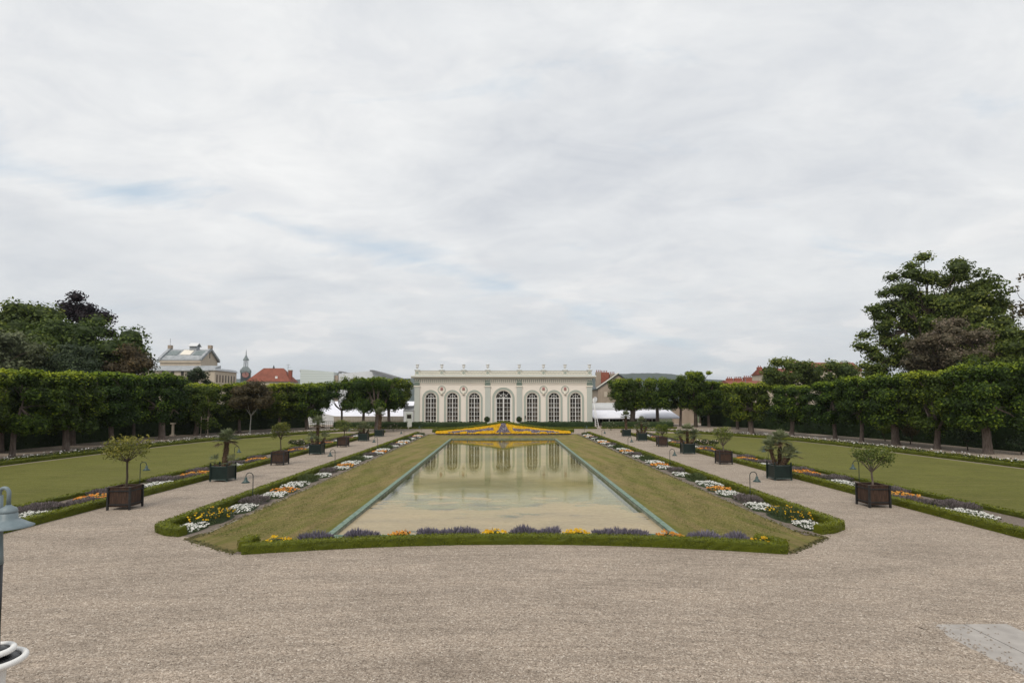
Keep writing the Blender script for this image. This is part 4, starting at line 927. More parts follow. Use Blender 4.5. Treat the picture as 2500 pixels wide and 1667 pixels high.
palm(16.0, 64.2, [(0.0, 0, 0.0, 0, 1.35, 0.12, 18, 0.48), (0.25, 0, 0.35, 0, 0.80, 0.10, 12, 0.44), (-0.25, 0, -0.3, 0, 0.50, 0.10, 12, 0.44)], 17, 'fan palm with three stems in the third green tub on the right path')
palm(16.0, 72.2, [(0.0, 0, -0.05, 0, 1.75, 0.16, 28, 0.52)], 18, 'tall single stemmed fan palm in the fourth green tub on the right path')

# ------------------------------------------------------------------ garden lamps
def garden_lamp():
    root = empty('garden_lamp'); r = 0.165; zt = 1.27 - r - 0.02
    pts = [(0, 0, 0), (0, 0, zt)] + [(r - r * math.cos(a), 0, zt + r * math.sin(a)) for a in np.linspace(0.2, math.pi, 12)] + [(2 * r, 0, zt - 0.07)]
    MB().tube(pts, 0.019, 8).build('pole', M['lamppole'], root)
    MB().lathe([(0.035, 0), (0.035, 0.05)], 0, 0, 10).build('base', M['lamppole'], root)
    sh = MB().lathe([(0.02, 0.0), (0.055, -0.03), (0.065, -0.12), (0.09, -0.165), (0.19, -0.255), (0.185, -0.262), (0.06, -0.20)], 2 * r, 0, 18, 0, zt - 0.03).build('shade', M['lampgreen'], root, True)
    MB().lathe([(0.03, -0.03), (0.05, -0.08), (0.035, -0.12)], 2 * r, 0, 10, 0, zt - 0.17).build('glass', M['glassdiff'], sh)
    return root
gl_ = garden_lamp(); first = True
for s, nm in ((-1, 'left'), (1, 'right')):
    for i, y in enumerate([25.8, 38.2, 51.0, 64.5, 78.5]):
        o = gl_ if first else copy_tree(gl_); first = False
        o.location = (s * 11.45, y, 0.0); o.rotation_euler = (0, 0, 0 if s > 0 else math.pi)
        tag(o, f'{ORD[i]} hooked green garden lamp in the {nm} pool bed', 'lamp', 'hooked garden lamps in the pool beds')
    for i, y in enumerate([30.5, 41.0, 56.3, 70.0]):
        o = copy_tree(gl_); o.location = (s * 19.6, y, 0.0); o.rotation_euler = (0, 0, math.pi if s > 0 else 0)
        tag(o, f'{ORD[i]} hooked green garden lamp in the outer bed by the {nm} lawn', 'lamp', 'hooked garden lamps in the outer beds')

# big lamp post at the left edge of the view
lp_ = tag(empty('lamp_post', (-4.875, 5.5, 0.035)), 'blue grey hooked lamp on a dark pole above a white ringed pedestal', 'lamp post')
MB().lathe([(0.06, 2.0), (0.055, 2.3), (0.052, 2.9)], 0, 0, 20).build('pole', M['lampblack'], lp_, True)
MB().lathe([(0.056, 2.9), (0.05, 3.0), (0.036, 3.30), (0.030, 3.56)], 0, 0, 20).build('upper_pole', M['lampblue'], lp_, True)
r = 0.046
pts = [(0, 0, 3.30), (0, 0, 3.56)] + [(r - r * math.cos(a), 0, 3.575 + r * 1.2 * math.sin(a)) for a in np.linspace(0.1, math.pi, 14)] + [(2 * r, 0, 3.47)]
MB().tube(pts, 0.0175, 14).build('hook', M['lampblue'], lp_, True)
sh = MB().lathe([(0.020, 3.470), (0.030, 3.458), (0.062, 3.440), (0.074, 3.412), (0.0745, 3.398), (0.071, 3.396), (0.071, 3.390), (0.0755, 3.388), (0.076, 3.340), (0.105, 3.322), (0.160, 3.285), (0.205, 3.262), (0.203, 3.256), (0.15, 3.27), (0.07, 3.32)], 2 * r, 0, 40).build('shade', M['lampblue'], lp_, True)
MB().lathe([(0.03, 3.33), (0.05, 3.27), (0.03, 3.235), (0.01, 3.23)], 2 * r, 0, 16).build('bulb', M['glassdiff'], sh, True)
pd = MB().lathe([(0.17, 0), (0.17, 0.15), (0.14, 0.22), (0.115, 0.35), (0.108, 1.80), (0.115, 1.93), (0.12, 1.96)], 0, 0, 28).build('pedestal', M['whitepaint'], lp_, True)
def ring(cx, z_, R_, r_, nm_, par, mat):
    V = []; F = []; n, m_ = 48, 12
    for i in range(n):
        a = 2 * math.pi * i / n
        for j in range(m_): b2 = 2 * math.pi * j / m_; V.append((cx + (R_ + r_ * math.cos(b2)) * math.cos(a), (R_ + r_ * math.cos(b2)) * math.sin(a), z_ + r_ * math.sin(b2)))
    for i in range(n):
        for j in range(m_): F.append((i * m_ + j, ((i + 1) % n) * m_ + j, ((i + 1) % n) * m_ + (j + 1) % m_, i * m_ + (j + 1) % m_))
    return MB().add(V, F).build(nm_, mat, par, True)
ring(0, 2.00, 0.245, 0.030, 'ring', lp_, M['whitepaint']); ring(0, 2.09, 0.155, 0.028, 'ring', lp_, M['whitepaint'])
MB().lathe([(0.10, 1.962), (0.215, 1.995), (0.215, 2.01), (0.14, 2.03)], 0, 0, 32).build('dark_dish', M['lampblack'], lp_, True)
MB().lathe([(0.12, 2.032), (0.130, 2.10), (0.060, 2.11)], 0, 0, 32).build('inner_collar', M['lampblack'], lp_, True)

# steel access plates in the gravel, lower right
pl_ = tag(empty('access_cover', (9.3, 8.5, 0)), 'pair of flat grey steel plates set in the gravel at the lower right', 'cover')
MB().box(-0.78, -0.010, -3.2, 2.8, -0.05, 0.020).build('plate', M['plate'], pl_); MB().box(0.010, 0.87, -3.2, 2.8, -0.05, 0.022).build('plate', M['plate'], pl_)
MB().box(-0.787, 0.877, -3.207, 2.807, -0.06, 0.010).build('frame', M['iron'], pl_)
# stones strewn over the plates
rng = np.random.default_rng(9); st = MB()
for _ in range(260):
    side = rng.uniform() < 0.75
    x_ = rng.uniform(8.5, 10.25) if not side else (8.55 + abs(rng.normal(0, 0.16)) if rng.uniform() < 0.7 else rng.uniform(8.55, 9.6))
    y_ = rng.uniform(8.0, 11.4); r_ = rng.uniform(0.008, 0.02); st.ellipsoid((x_, y_, 0.022 + r_ * 0.5), (r_ * 1.3, r_, r_ * 0.7), 6, 4, 0, 0.5, 0.15, rng)
# gravel spilt over the left margin of the plates
V = []; F = []; n_ = 60
for i in range(n_ + 1):
    yy = 5.4 + 6.0 * i / n_; wv2 = -0.10 + 0.13 * abs(math.sin(yy * 1.7 + 1)) + abs(rng.normal(0, 0.05)) + 0.22 * max(0, yy - 10.6)
    V += [(8.26, yy, -0.004), (8.47, yy, 0.034), (8.50 + wv2 * 0.6, yy, 0.030), (8.50 + max(0.02, wv2), yy, 0.019)]
for i in range(n_):
    for j in range(3): F.append((i * 4 + j, i * 4 + j + 1, i * 4 + j + 5, i * 4 + j + 4))
V2 = [(8.30 + 1.95 * i / 40, 11.18 - abs(rng.normal(0, 0.05)) - 0.05 * math.sin(i), 0.021) for i in range(41)] + [(8.30 + 1.95 * i / 40, 11.45, -0.003) for i in range(41)]
sp = MB().add(V, F).add(V2, [(i, i + 1, 42 + i, 41 + i) for i in range(40)])
tag(sp.build('spilt_gravel', M['gravel']), kind='structure')
pebm = leafmat('pebbles', (0.10, 0.08, 0.06), (0.38, 0.31, 0.25), (0.75, 0.69, 0.60), 0.0, 0.85)
n = 15000; U = rng.uniform(0, 1, n); yy = 7.5 + 12.5 * U ** 1.5; xx = rng.uniform(-1, 1, n) * yy * 1.05 + 0.1
keep = ~((yy > 16.0) & (np.abs(xx) < 12.4)); xx, yy = xx[keep], yy[keep]; n = len(xx)
rr = rng.uniform(0.007, 0.016, n); C = np.stack([xx, yy, rr * 0.25], 1)
octv = np.array([(1, 0, 0), (0, 1, 0), (-1, 0, 0), (0, -1, 0), (0, 0, 0.7), (0, 0, -0.7)], float)
th2 = rng.uniform(0, 6.28, n); ca, sa = np.cos(th2), np.sin(th2)
O = octv[None] * (rr[:, None, None] * rng.uniform(0.7, 1.3, (n, 6, 1)))
V = np.stack([O[..., 0] * ca[:, None] - O[..., 1] * sa[:, None], O[..., 0] * sa[:, None] + O[..., 1] * ca[:, None], O[..., 2]], 2) + C[:, None]
of = np.array([(0, 1, 4), (1, 2, 4), (2, 3, 4), (3, 0, 4)]); Fp = (of[None] + (np.arange(n) * 6)[:, None, None]).reshape(-1, 3)
pb = MB().add(V.reshape(-1, 3), [tuple(f3) for f3 in Fp.tolist()], 0, np.repeat(np.clip(rng.normal(0.5, 0.28, n), 0, 1), 6))
tag(pb.build('loose_pebbles', pebm), 'loose pebbles scattered over the gravel in the foreground', 'pebbles', kind='stuff')
tag(st.build('loose_stones', surf('loose_gravel_stones', (0.20, 0.16, 0.13), (0.5, 0.45, 0.4), 30, 0.9)), 'loose stones strewn over the steel plates', 'stones', kind='stuff')

# ------------------------------------------------------------------ trees
def tree_meshes(kind, seed, P_):
    """returns (trunk object, crown object) unlinked from a parent; P_ has the shape"""
    rng = np.random.default_rng(seed); tr = MB(); cr = MB()
    lumps = []
    th, r0 = P_['trunk']
    if kind == 'pollard':
        wx, wy, z0, z1 = P_['box']; nx_, ny_, nz_ = P_['grid']
        for i in range(nx_):
            for j in range(ny_):
                for k in range(nz_):
                    if 0 < i < nx_ - 1 and 0 < j < ny_ - 1 and 0 < k < nz_ - 1: continue
                    if rng.uniform() < P_.get('drop', 0.06): continue
                    if i in (0, nx_ - 1) and k in (0, nz_ - 1) and rng.uniform() < 0.45: continue
                    fx, fy, fz = (i + 0.5) / nx_ - 0.5, (j + 0.5) / ny_ - 0.5, (k + 0.5) / nz_
                    taper = 0.80 + 0.28 * min(1, fz * 1.7) if k == 0 else 1.0
                    lumps.append((Vector((fx * wx * taper + rng.normal(0, 0.16), fy * wy * taper + rng.normal(0, 0.16), z0 + (z1 - z0) * fz + rng.normal(0, 0.14))),
                                  Vector((wx / nx_ * rng.uniform(0.45, 0.85), wy / ny_ * rng.uniform(0.5, 0.75), (z1 - z0) / nz_ * rng.uniform(0.52, 0.75)))))
        for _ in range(P_.get('shoots', 6)):
            lumps.append((Vector((rng.uniform(-0.45, 0.45) * wx, rng.uniform(-0.45, 0.45) * wy, z1 + rng.uniform(-0.25, 0.02))), Vector((0.5, 0.5, 0.34))))
    else:
        rx, ry, rz_, zc_ = P_['ell']; n = P_['lumps']; flat = P_.get('flat', 0.75)
        for i in range(n):
            d = rng.normal(0, 1, 3); d /= np.linalg.norm(d)
            if d[2] < -0.55: d[2] *= 0.5
            rr = rng.uniform(P_.get('rin', 0.55), 0.92); s_ = rng.uniform(0.75, 1.3) * P_['lr']
            lumps.append((Vector((d[0] * rx * rr, d[1] * ry * rr, zc_ + d[2] * rz_ * rr)), Vector((s_, s_, s_ * flat))))
        for (c2, s_) in P_.get('extra', []): lumps.append((Vector(c2), Vector((s_, s_, s_ * flat))))
    # trunk and limbs
    lean = rng.normal(0, 0.05, 2)
    tr.tube([(0, 0, -0.1), (0, 0, 0.25), (lean[0], lean[1], th * 0.5), (lean[0] * 2, lean[1] * 2, th)], [r0 * 1.35, r0 * 1.08, r0 * 0.92, r0 * 0.9], 12)
    top = Vector((lean[0] * 2, lean[1] * 2, th)); zmax = max(l[0].z for l in lumps)
    nl = P_.get('limbs', 7); order = rng.permutation(len(lumps))
    mains = []
    for q in range(nl):
        c2 = lumps[order[q]][0]; e = Vector((c2.x * 0.6, c2.y * 0.6, th + (zmax - th) * rng.uniform(0.25, 0.6)))
        m_ = top.lerp(e, 0.5) + Vector((e.x * 0.12, e.y * 0.12, -0.1)); tr.tube([tuple(top - Vector((0, 0, 0.1))), tuple(m_), tuple(e)], [r0 * 0.6, r0 * 0.42, r0 * 0.25], 7); mains.append(e)
    for (c2, s_) in lumps:
        e = min(mains, key=lambda m2: (m2 - c2).length - (0.4 if m2.z < c2.z else 0))
        mdl = e.lerp(c2, 0.5) + Vector(rng.normal(0, 0.12, 3)); tr.tube([tuple(e), tuple(mdl), tuple(c2)], [r0 * 0.24, r0 * 0.15, r0 * 0.06], 5)
    # leaves
    Ps, Ns, Ts = [], [], []; tot = sum(s_.x * s_.y + s_.x * s_.z for _, s_ in lumps); N = P_['leaves']
    zlo = min(l[0].z for l in lumps)
    for (c2, s_) in lumps:
        m_ = max(8, int(N * (s_.x * s_.y + s_.x * s_.z) / tot)); d = rng.normal(0, 1, (m_, 3)); d /= np.linalg.norm(d, axis=1, keepdims=True)
        rr = rng.uniform(0.55, 1.08, m_) ** 0.7
        wob_ = 1 + 0.16 * np.sin(d[:, 0] * 5 + seed) * np.sin(d[:, 2] * 6 + c2.x)
        q = np.array(c2) + d * np.array(s_) * (rr * wob_)[:, None]
        Ps.append(q); Ns.append(d + [0, 0, 0.5])
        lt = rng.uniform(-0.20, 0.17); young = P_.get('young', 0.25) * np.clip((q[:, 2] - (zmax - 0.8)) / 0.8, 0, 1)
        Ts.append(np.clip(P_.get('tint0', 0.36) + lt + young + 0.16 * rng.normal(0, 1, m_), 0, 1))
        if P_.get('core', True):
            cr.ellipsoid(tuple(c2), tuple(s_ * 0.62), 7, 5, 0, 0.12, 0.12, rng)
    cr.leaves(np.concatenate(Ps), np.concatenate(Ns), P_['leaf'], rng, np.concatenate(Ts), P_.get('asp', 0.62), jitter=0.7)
    return tr, cr
def make_tree(name, kind, seed, P_, leafm, bark, loc, rz, label, group, cat='tree'):
    tr, cr = tree_meshes(kind, seed, P_)
    root = tag(empty(name, loc, rz), label, cat, group)
    tr.build('trunk', M[bark], root); cr.build('crown', M[leafm], root); return root

PB = dict(trunk=(2.3, 0.24), box=(4.9, 4.3, 2.35, 7.75), grid=(4, 3, 4), leaves=10500, leaf=0.25, limbs=7, young=0.45, shoots=10)
protos = []
def pollard_variant(i):
    p = dict(PB); p['trunk'] = (2.3, [0.24, 0.28, 0.22, 0.36][i]); p['drop'] = [0.12, 0.16, 0.22, 0.10][i]; p['box'] = [(4.9, 4.3, 2.3, 7.7), (5.2, 4.2, 2.1, 7.6), (4.4, 4.4, 2.5, 7.9), (5.6, 4.5, 2.4, 7.8)][i]
    return make_tree('pollarded_tree', 'pollard', 900 + i, p, 'lime', 'bark', (0, 0, 0), 0, 'x', None)
protos = [pollard_variant(i) for i in range(4)]; pused = [False] * 4
def place_pollard(x, y, v, rz, sc, label, group):
    o = protos[v] if not pused[v] else copy_tree(protos[v]); pused[v] = True
    o.location = (x, y, gz(y)); o.rotation_euler = (0, 0, rz); o.scale = (sc[0], sc[1], sc[2]); tag(o, label, 'tree', group)
rl = random.Random(3)
LROW = [(-39.8, 40.6), (-39.9, 46.0), (-40.1, 51.8), (-40.6, 58.5), (-40.4, 66.6), (-41.0, 75.0), (-37.6, 80.0), (-33.6, 84.0), (-30.0, 85.6)]
for i, (x, y) in enumerate(LROW):
    ang = R(90) if i < 6 else R(90 + 45)
    place_pollard(x, y, [0, 2, 1, 0, 3, 1, 2, 0, 1][i], ang + rl.uniform(-0.12, 0.12) + (math.pi if i % 2 else 0), (rl.uniform(0.94, 1.04), rl.uniform(0.9, 1.05), [0.90, 0.88, 0.91, 0.94, 0.96, 0.88, 0.86, 0.89, 0.88][i]),
                  f'{ORD[i]} box clipped tree of the front row beyond the left lawn', 'box clipped trees in the row beyond the left lawn')
LROW2 = [(-44.4, 50.0), (-44.3, 58.0), (-44.3, 67.5), (-43.5, 77.5), (-39.6, 84.5)]
for i, (x, y) in enumerate(LROW2):
    place_pollard(x, y, [1, 3, 2, 0, 3][i], R(90) + rl.uniform(-0.2, 0.2), (1.0, 0.8, [0.88, 0.92, 0.94, 0.86, 0.88][i]), f'{ORD[i]} box clipped tree of the back row against the left hedge wall', 'box clipped trees in the back row on the left')
RROW = [(41.9, 47.6), (41.4, 52.6), (41.0, 57.6), (40.4, 62.2), (40.4, 67.2), (38.3, 73.4), (34.6, 77.2), (36.2, 85.5), (34.0, 91.5)]
for i, (x, y) in enumerate(RROW):
    place_pollard(x, y, [3, 1, 3, 2, 0, 1, 3, 0, 2][i], R(90 if i < 5 else 60) + rl.uniform(-0.12, 0.12) + (math.pi if i % 2 else 0), (rl.uniform(0.92, 1.0), rl.uniform(0.9, 1.05), [0.97, 0.94, 0.92, 0.90, 0.87, 0.85, 0.87, 0.90, 0.92][i]),
                  f'{ORD[i]} box clipped tree of the row beyond the right lawn', 'box clipped trees in the row beyond the right lawn')
# the clusters flanking the orangery, more open, with limbs showing
PC = dict(trunk=(3.0, 0.44), box=(6.6, 5.4, 3.3, 8.2), grid=(4, 3, 3), leaves=10500, leaf=0.24, limbs=8, drop=0.26, young=0.3, shoots=9)
CL = [(-18.3, 81.2, 0.44, 921, 'thick trunked clipped tree left of the orangery, behind the last tub', 0.93),
      (-19.0, 93.0, 0.26, 922, 'clipped tree with dark trunk behind the left dark hedge, nearest the orangery', 0.93),
      (-23.2, 92.5, 0.24, 923, 'clipped tree behind the left dark hedge, second from the orangery', 0.97),
      (-26.4, 91.5, 0.18, 924, 'clipped tree behind the left dark hedge, third from the orangery', 0.90),
      (20.6, 88.6, 0.46, 925, 'thick grey trunked clipped tree right of the orangery, behind the last tub', 0.93),
      (26.2, 94.0, 0.30, 926, 'clipped tree with forked trunk before the white awning', 0.96),
      (30.2, 94.5, 0.22, 927, 'clipped tree at the right end of the white awning', 0.96)]
for (x, y, r_, sd_, lb, zs) in CL:
    p = dict(PC); p['trunk'] = (3.1, r_)
    if x < -22: p['leaves'] = 7500; p['drop'] = 0.34
    if sd_ in (925,): p['drop'] = 0.10; p['leaves'] = 13000
    if sd_ in (926, 927): p['drop'] = 0.14
    o = make_tree('pollarded_tree', 'pollard', sd_, p, 'lime', 'bark', (x, y, gz(y) if y < 87 else 0.3), rl.uniform(-0.2, 0.2), lb, 'clipped trees flanking the orangery'); o.scale = (1, 1, zs)
p = dict(PC); p['trunk'] = (3.0, 0.3); p['box'] = (4.4, 4.4, 2.8, 8.9); p['grid'] = (3, 3, 4)
make_tree('pollarded_tree', 'pollard', 928, p, 'lime', 'darkbark', (31.8, 91.5, 0.3), 0.2, 'taller dark clipped tree where the right cluster meets the right row', 'clipped trees flanking the orangery')
p = dict(PC); p['trunk'] = (3.0, 0.22); p['box'] = (3.4, 3.2, 3.4, 7.0); p['grid'] = (3, 2, 3); p['leaves'] = 2000; p['drop'] = 0.3
make_tree('pollarded_tree', 'pollard', 929, p, 'lime', 'bark', (-29.8, 90.0, 0.3), 0.2, 'small ragged clipped tree at the gap by the iron railing', 'clipped trees flanking the orangery')

def big(x, y, top, rx, ry, zbot, seed, mat_, label, leaves=7000, leaf=0.42, lumps=34, lr=1.9, bark='darkbark', flat=0.75, **kw):
    rz_ = (top - zbot) / 2 - lr * 0.3
    p = dict(trunk=(max(1.5, zbot + 0.5), max(0.16, rx * 0.06)), ell=(rx, ry, rz_, (top + zbot) / 2), lumps=lumps, lr=lr, leaves=leaves, leaf=leaf, limbs=8, young=0.12, flat=flat); p.update(kw)
    return make_tree('tree', 'round', seed, p, mat_, bark, (x, y, 0), 0, label, kw.get('group', None) or 'tall trees beyond the garden hedges')
big(-57.2, 78, 17.6, 7.8, 6.0, 6, 1001, 'chestnut', 'broad rounded green tree whose crown slopes down towards the pale buildings', leaves=11000, lumps=52, lr=1.9)
big(-57.5, 76, 13.4, 4.5, 4.0, 4, 1010, 'chestnut', 'lower green tree on the right flank of the left wood', leaves=6000, lumps=26, lr=1.6)
big(-72.0, 94, 23.2, 6.0, 5.0, 9, 1002, 'copper', 'nearly black copper leaved tree topping the left wood', leaves=9000, lumps=32, lr=1.8)
big(-68.5, 80, 19.0, 8.0, 6.0, 6, 1003, 'chestnut', 'dense green tree left of the copper leaved tree', leaves=11000, lumps=50, lr=2.0)
big(-77.5, 84, 19.8, 7.0, 6.0, 6, 1004, 'chestnut', 'dense green tree at the left edge of the view', leaves=8000, lumps=36, lr=2.0)
big(-57.5, 64, 13.8, 4.6, 4.0, 4, 1005, 'palegreen', 'pale grey green tree in front of the left wood', leaves=8000, lumps=34, lr=1.35, leaf=0.34)
big(-52.0, 68, 12.3, 3.6, 3.4, 4, 1006, 'bluegreen', 'dark blue green tree low in the left wood', leaves=7000, lumps=28, lr=1.2, leaf=0.26)
big(-55.8, 70, 12.0, 4.0, 3.6, 4, 1007, 'chestnut', 'mid green tree between the pale tree and the dark blue green tree', leaves=6000, lumps=28, lr=1.4)
big(-47.6, 73, 12.0, 3.7, 3.4, 3, 1008, 'russet', 'russet brown tree at the right end of the left wood', leaves=8000, lumps=30, lr=1.2, leaf=0.26)
big(-60.0, 72, 13.4, 4.5, 3.5, 4, 1011, 'chestnut', 'green tree behind the pale grey green tree', leaves=6000, lumps=28, lr=1.4)
big(-64.5, 72, 15.5, 5.0, 4.0, 4, 1012, 'chestnut', 'green tree behind and left of the pale grey green tree', leaves=6000, lumps=28, lr=1.5)
big(-46.6, 62, 8.6, 2.6, 2.6, 3, 1013, 'bluegreen', 'dark shrubby tree rising just behind the left hedge wall', leaves=3500, lumps=16, lr=1.0, leaf=0.26)
big(-54.5, 99, 11.5, 2.5, 2.3, 5, 1009, 'bluegreen', 'dark wispy tree standing before the pale zinc roofed building', leaves=3200, lumps=18, lr=0.85, leaf=0.28)
# free standing trees among the left row
make_tree('tree', 'round', 1020, dict(trunk=(2.6, 0.08), ell=(3.0, 2.8, 2.4, 5.0), lumps=30, lr=0.95, leaves=7500, leaf=0.22, limbs=7, young=0.1), 'russet', 'palebark', (-34.9, 77.3, 0), 0,
          'dark leaved tree with a slim pale trunk before the left hedge wall', None)
make_tree('tree', 'round', 1021, dict(trunk=(1.6, 0.05), ell=(1.15, 1.1, 2.7, 4.7), lumps=16, lr=0.55, leaves=1700, leaf=0.24, limbs=6, young=0.1, core=False, extra=[((0.9, 0, 1.9), 0.75), ((-0.7, 0, 1.8), 0.6), ((0.3, -0.4, 1.4), 0.7), ((1.5, 0, 1.5), 0.55)]), 'yellowgreen', 'bark', (-38.1, 71.8, 0), 0,
          'young yellow green tree tied to two wooden stakes', None)
sk = tag(empty('tree_stakes', (-38.1, 71.6, 0)), 'pair of wooden stakes with a crossbar beside the young yellow green tree', 'stakes')
MB().tube([(-0.45, 0, 0), (-0.42, 0, 2.6)], 0.05, 8).build('stake', M['stone2'], sk); MB().tube([(0.45, 0, 0), (0.42, 0, 2.6)], 0.05, 8).build('stake', M['stone2'], sk); MB().tube([(-0.45, 0, 2.3), (0.45, 0, 2.3)], 0.03, 6).build('crossbar', M['stone2'], sk)
pc = tag(empty('stone_pedestal', (-43.0, 73.2, 0)), 'small pale stone column on a plinth among the left row of trees', 'pedestal')
MB().box(-0.26, 0.26, -0.26, 0.26, 0, 0.22).build('plinth', M['stonecream'], pc); MB().lathe([(0.22, 0.22), (0.16, 0.32), (0.15, 1.5), (0.20, 1.58)], 0, 0, 16).build('column', M['stonecream'], pc); MB().box(-0.24, 0.24, -0.24, 0.24, 1.58, 1.74).build('cap', M['stonecream'], pc)

# right side
big(59.0, 74, 24.4, 8.4, 7.0, 4, 1101, 'chestnut', 'tall spreading green tree at the right with open layered limbs', leaves=42000, leaf=0.33, lumps=130, lr=1.6, flat=0.6, rin=0.12, tint0=0.45,
    extra=[((-10.6, 0, 12.0), 1.3), ((-9.4, 1, 13.6), 1.3), ((-10.9, -1, 9.3), 1.1), ((-9.4, -1, 9.0), 1.3), ((-8.6, 0, 17.0), 1.4), ((-6.0, 0, 21.4), 1.2), ((-1.5, 0, 24.2), 1.4), ((-7.2, 0, 19.2), 1.1), ((-8.8, 0, 7.4), 1.4), ((3.0, 0, 23.4), 1.3), ((-3.4, 0, 23.0), 1.2),
           ((5, 0, 19.5), 2.0), ((8.0, 0, 17.0), 2.0), ((-7, 0, 15), 1.5), ((-6, 0, 10), 2.0), ((-7, 0, 12.5), 1.6), ((-8.6, 0, 10.6), 1.7), ((-7.6, 1, 8.6), 1.9), ((-9.2, 0, 11.6), 1.3), ((-7.5, 0, 14.5), 1.6), ((-6.2, 0, 6.0), 2.0), ((-8.0, 0, 16), 1.2), ((6.5, 0, 20.5), 1.8), ((3.5, 0, 21.5), 1.7), ((-5, 0, 7), 2.2), ((-3, 1, 6), 2.2), ((-5, 0, 17.5), 1.6), ((0, 0, 8), 2.4), ((3, 0, 9), 2.4)])
big(64.0, 72, 22.4, 3.4, 3.6, 13.5, 1102, 'chestnut', 'sparse tall tree beside the spreading tree, sky showing through its limbs', leaves=3600, leaf=0.38, lumps=26, lr=1.05, flat=0.5, rin=0.4, core=False)
big(60.5, 71, 17.5, 5.6, 4.5, 6, 1103, 'chestnut', 'green tree under the sparse tall tree at the right', leaves=7500, lumps=36, lr=1.5)
big(52.2, 64, 14.6, 4.9, 4.2, 6, 1104, 'pinkish', 'faded pinkish brown flowering tree before the tall spreading tree', leaves=9500, leaf=0.27, lumps=44, lr=1.15)
big(54.6, 60, 12.0, 3.8, 3.6, 4, 1105, 'yellowgreen', 'light green tree above the clipped row at the right edge', leaves=6000, leaf=0.32, lumps=26, lr=1.2)
big(60.8, 66, 14.5, 4.5, 4.2, 4, 1110, 'chestnut', 'green tree at the far right edge behind the light green tree', leaves=5000, lumps=26, lr=1.4)
big(50.5, 60, 9.2, 3.2, 3.0, 3, 1111, 'bluegreen', 'dark tree rising just behind the right hedge wall', leaves=4000, leaf=0.28, lumps=20, lr=1.1)
big(49.5, 51, 8.4, 3.4, 3.0, 2.4, 1112, 'bluegreen', 'dark bushy tree behind the nearest clipped tree on the right', leaves=4500, leaf=0.28, lumps=22, lr=1.2)
big(51.5, 99, 13.2, 4.6, 4.2, 4, 1106, 'chestnut', 'rounded light green tree before the red roofs, left one of two', leaves=6500, leaf=0.4, lumps=30, lr=1.35, young=0.3)
big(60.5, 102, 13.6, 5.2, 4.4, 4, 1107, 'chestnut', 'rounded light green tree before the red roofs, right one of two', leaves=7500, leaf=0.4, lumps=34, lr=1.45, young=0.3)
big(61.5, 86, 12.6, 5.4, 4.0, 3, 1108, 'lime', 'low bright green tree at the foot of the tall spreading tree', leaves=5500, leaf=0.36, lumps=24, lr=1.3)
big(51.6, 52.5, 18.6, 2.5, 2.0, 10.5, 1109, 'russet', 'thin reddish shoots of a tree entering at the right edge', leaves=520, leaf=0.30, lumps=14, lr=0.55, flat=0.7, core=False)
big(38.5, 108, 9.0, 4.0, 3.0, 3, 1113, 'lime', 'green tree behind the right row near the awning', leaves=4000, leaf=0.38, lumps=20, lr=1.3)
# shrubs in the shade under the right row
for i, (x, y, h_, m_) in enumerate([(43.2, 58.5, 2.6, 'russet'), (43.0, 51.0, 2.2, 'bluegreen'), (43.6, 63.0, 2.4, 'yellowgreen'), (43.8, 46.5, 1.7, 'bluegreen'), (43.0, 54.8, 2.1, 'lime')]):
    make_tree('shrub', 'round', 1150 + i, dict(trunk=(0.8, 0.05), ell=(0.9, 0.9, h_ * 0.35, h_ * 0.6), lumps=9, lr=0.45, leaves=700, leaf=0.17, limbs=5, core=False), m_, 'darkbark', (x, y, 0), 0,
              ['reddish shrub under the right row, before the third trunk', 'dark green shrub between the first two trunks on the right', 'yellowish shrub between the fourth and fifth trunks on the right', 'low dark shrub beside the nearest thick trunk on the right', 'bright green shrub between the second and third trunks on the right'][i], 'shrubs in the shade under the right row', 'shrub')

# ------------------------------------------------------------------ the orangery
OR = tag(empty('orangery', (0, 91.0, 0.3), R(-0.8)), 'long cream and sage green orangery with seven tall arched windows, balustrade and white urns', 'building')
def arch_poly(cx, hw, zb, zs, n=20):
    return [(cx - hw, zb), (cx + hw, zb), (cx + hw, zs)] + [(cx + hw * math.cos(a), zs + hw * math.sin(a)) for a in np.linspace(0, math.pi, n)[1:-1]] + [(cx - hw, zs)]
SIDE = [-11.88, -8.32, -4.75, 4.75, 8.32, 11.85]
W_ = dict(hw=0.90, zb=0.25, zs=4.75); D_ = dict(hw=1.30, zb=0.0, zs=4.72)
holes = [arch_poly(c, W_['hw'], W_['zb'], W_['zs']) for c in SIDE] + [arch_poly(0.03, D_['hw'], D_['zb'] + 0.02, D_['zs'])]
def wall_sheet(x0, x1, z0, z1, holes, y, depth):
    bm = bmesh.new(); edges = []; loops = []
    for lp2 in [[(x0, z0), (x1, z0), (x1, z1), (x0, z1)]] + holes:
        vs_ = [bm.verts.new((p[0], y, p[1])) for p in lp2]; es = [bm.edges.new((vs_[i], vs_[(i + 1) % len(vs_)])) for i in range(len(vs_))]
        edges += es; loops.append(vs_)
    bmesh.ops.triangle_fill(bm, use_beauty=True, edges=edges, normal=(0, -1, 0)); bm.verts.index_update()
    V = [tuple(v_.co) for v_ in bm.verts]; F = []
    for fc in bm.faces:
        ids = [q.index for q in fc.verts]; F.append(tuple(ids if fc.normal.y < 0 else ids[::-1]))
    for vs_ in loops[1:]:
        ids = [q.index for q in vs_]; k0 = len(V); V += [(V[i][0], y + depth, V[i][2]) for i in ids]; n = len(ids)
        for i in range(n): F.append((ids[i], k0 + i, k0 + (i + 1) % n, ids[(i + 1) % n]))
    bm.free(); return V, F
V, F = wall_sheet(-14.55, 14.55, -0.3, 8.6, holes, 0.0, 0.38)
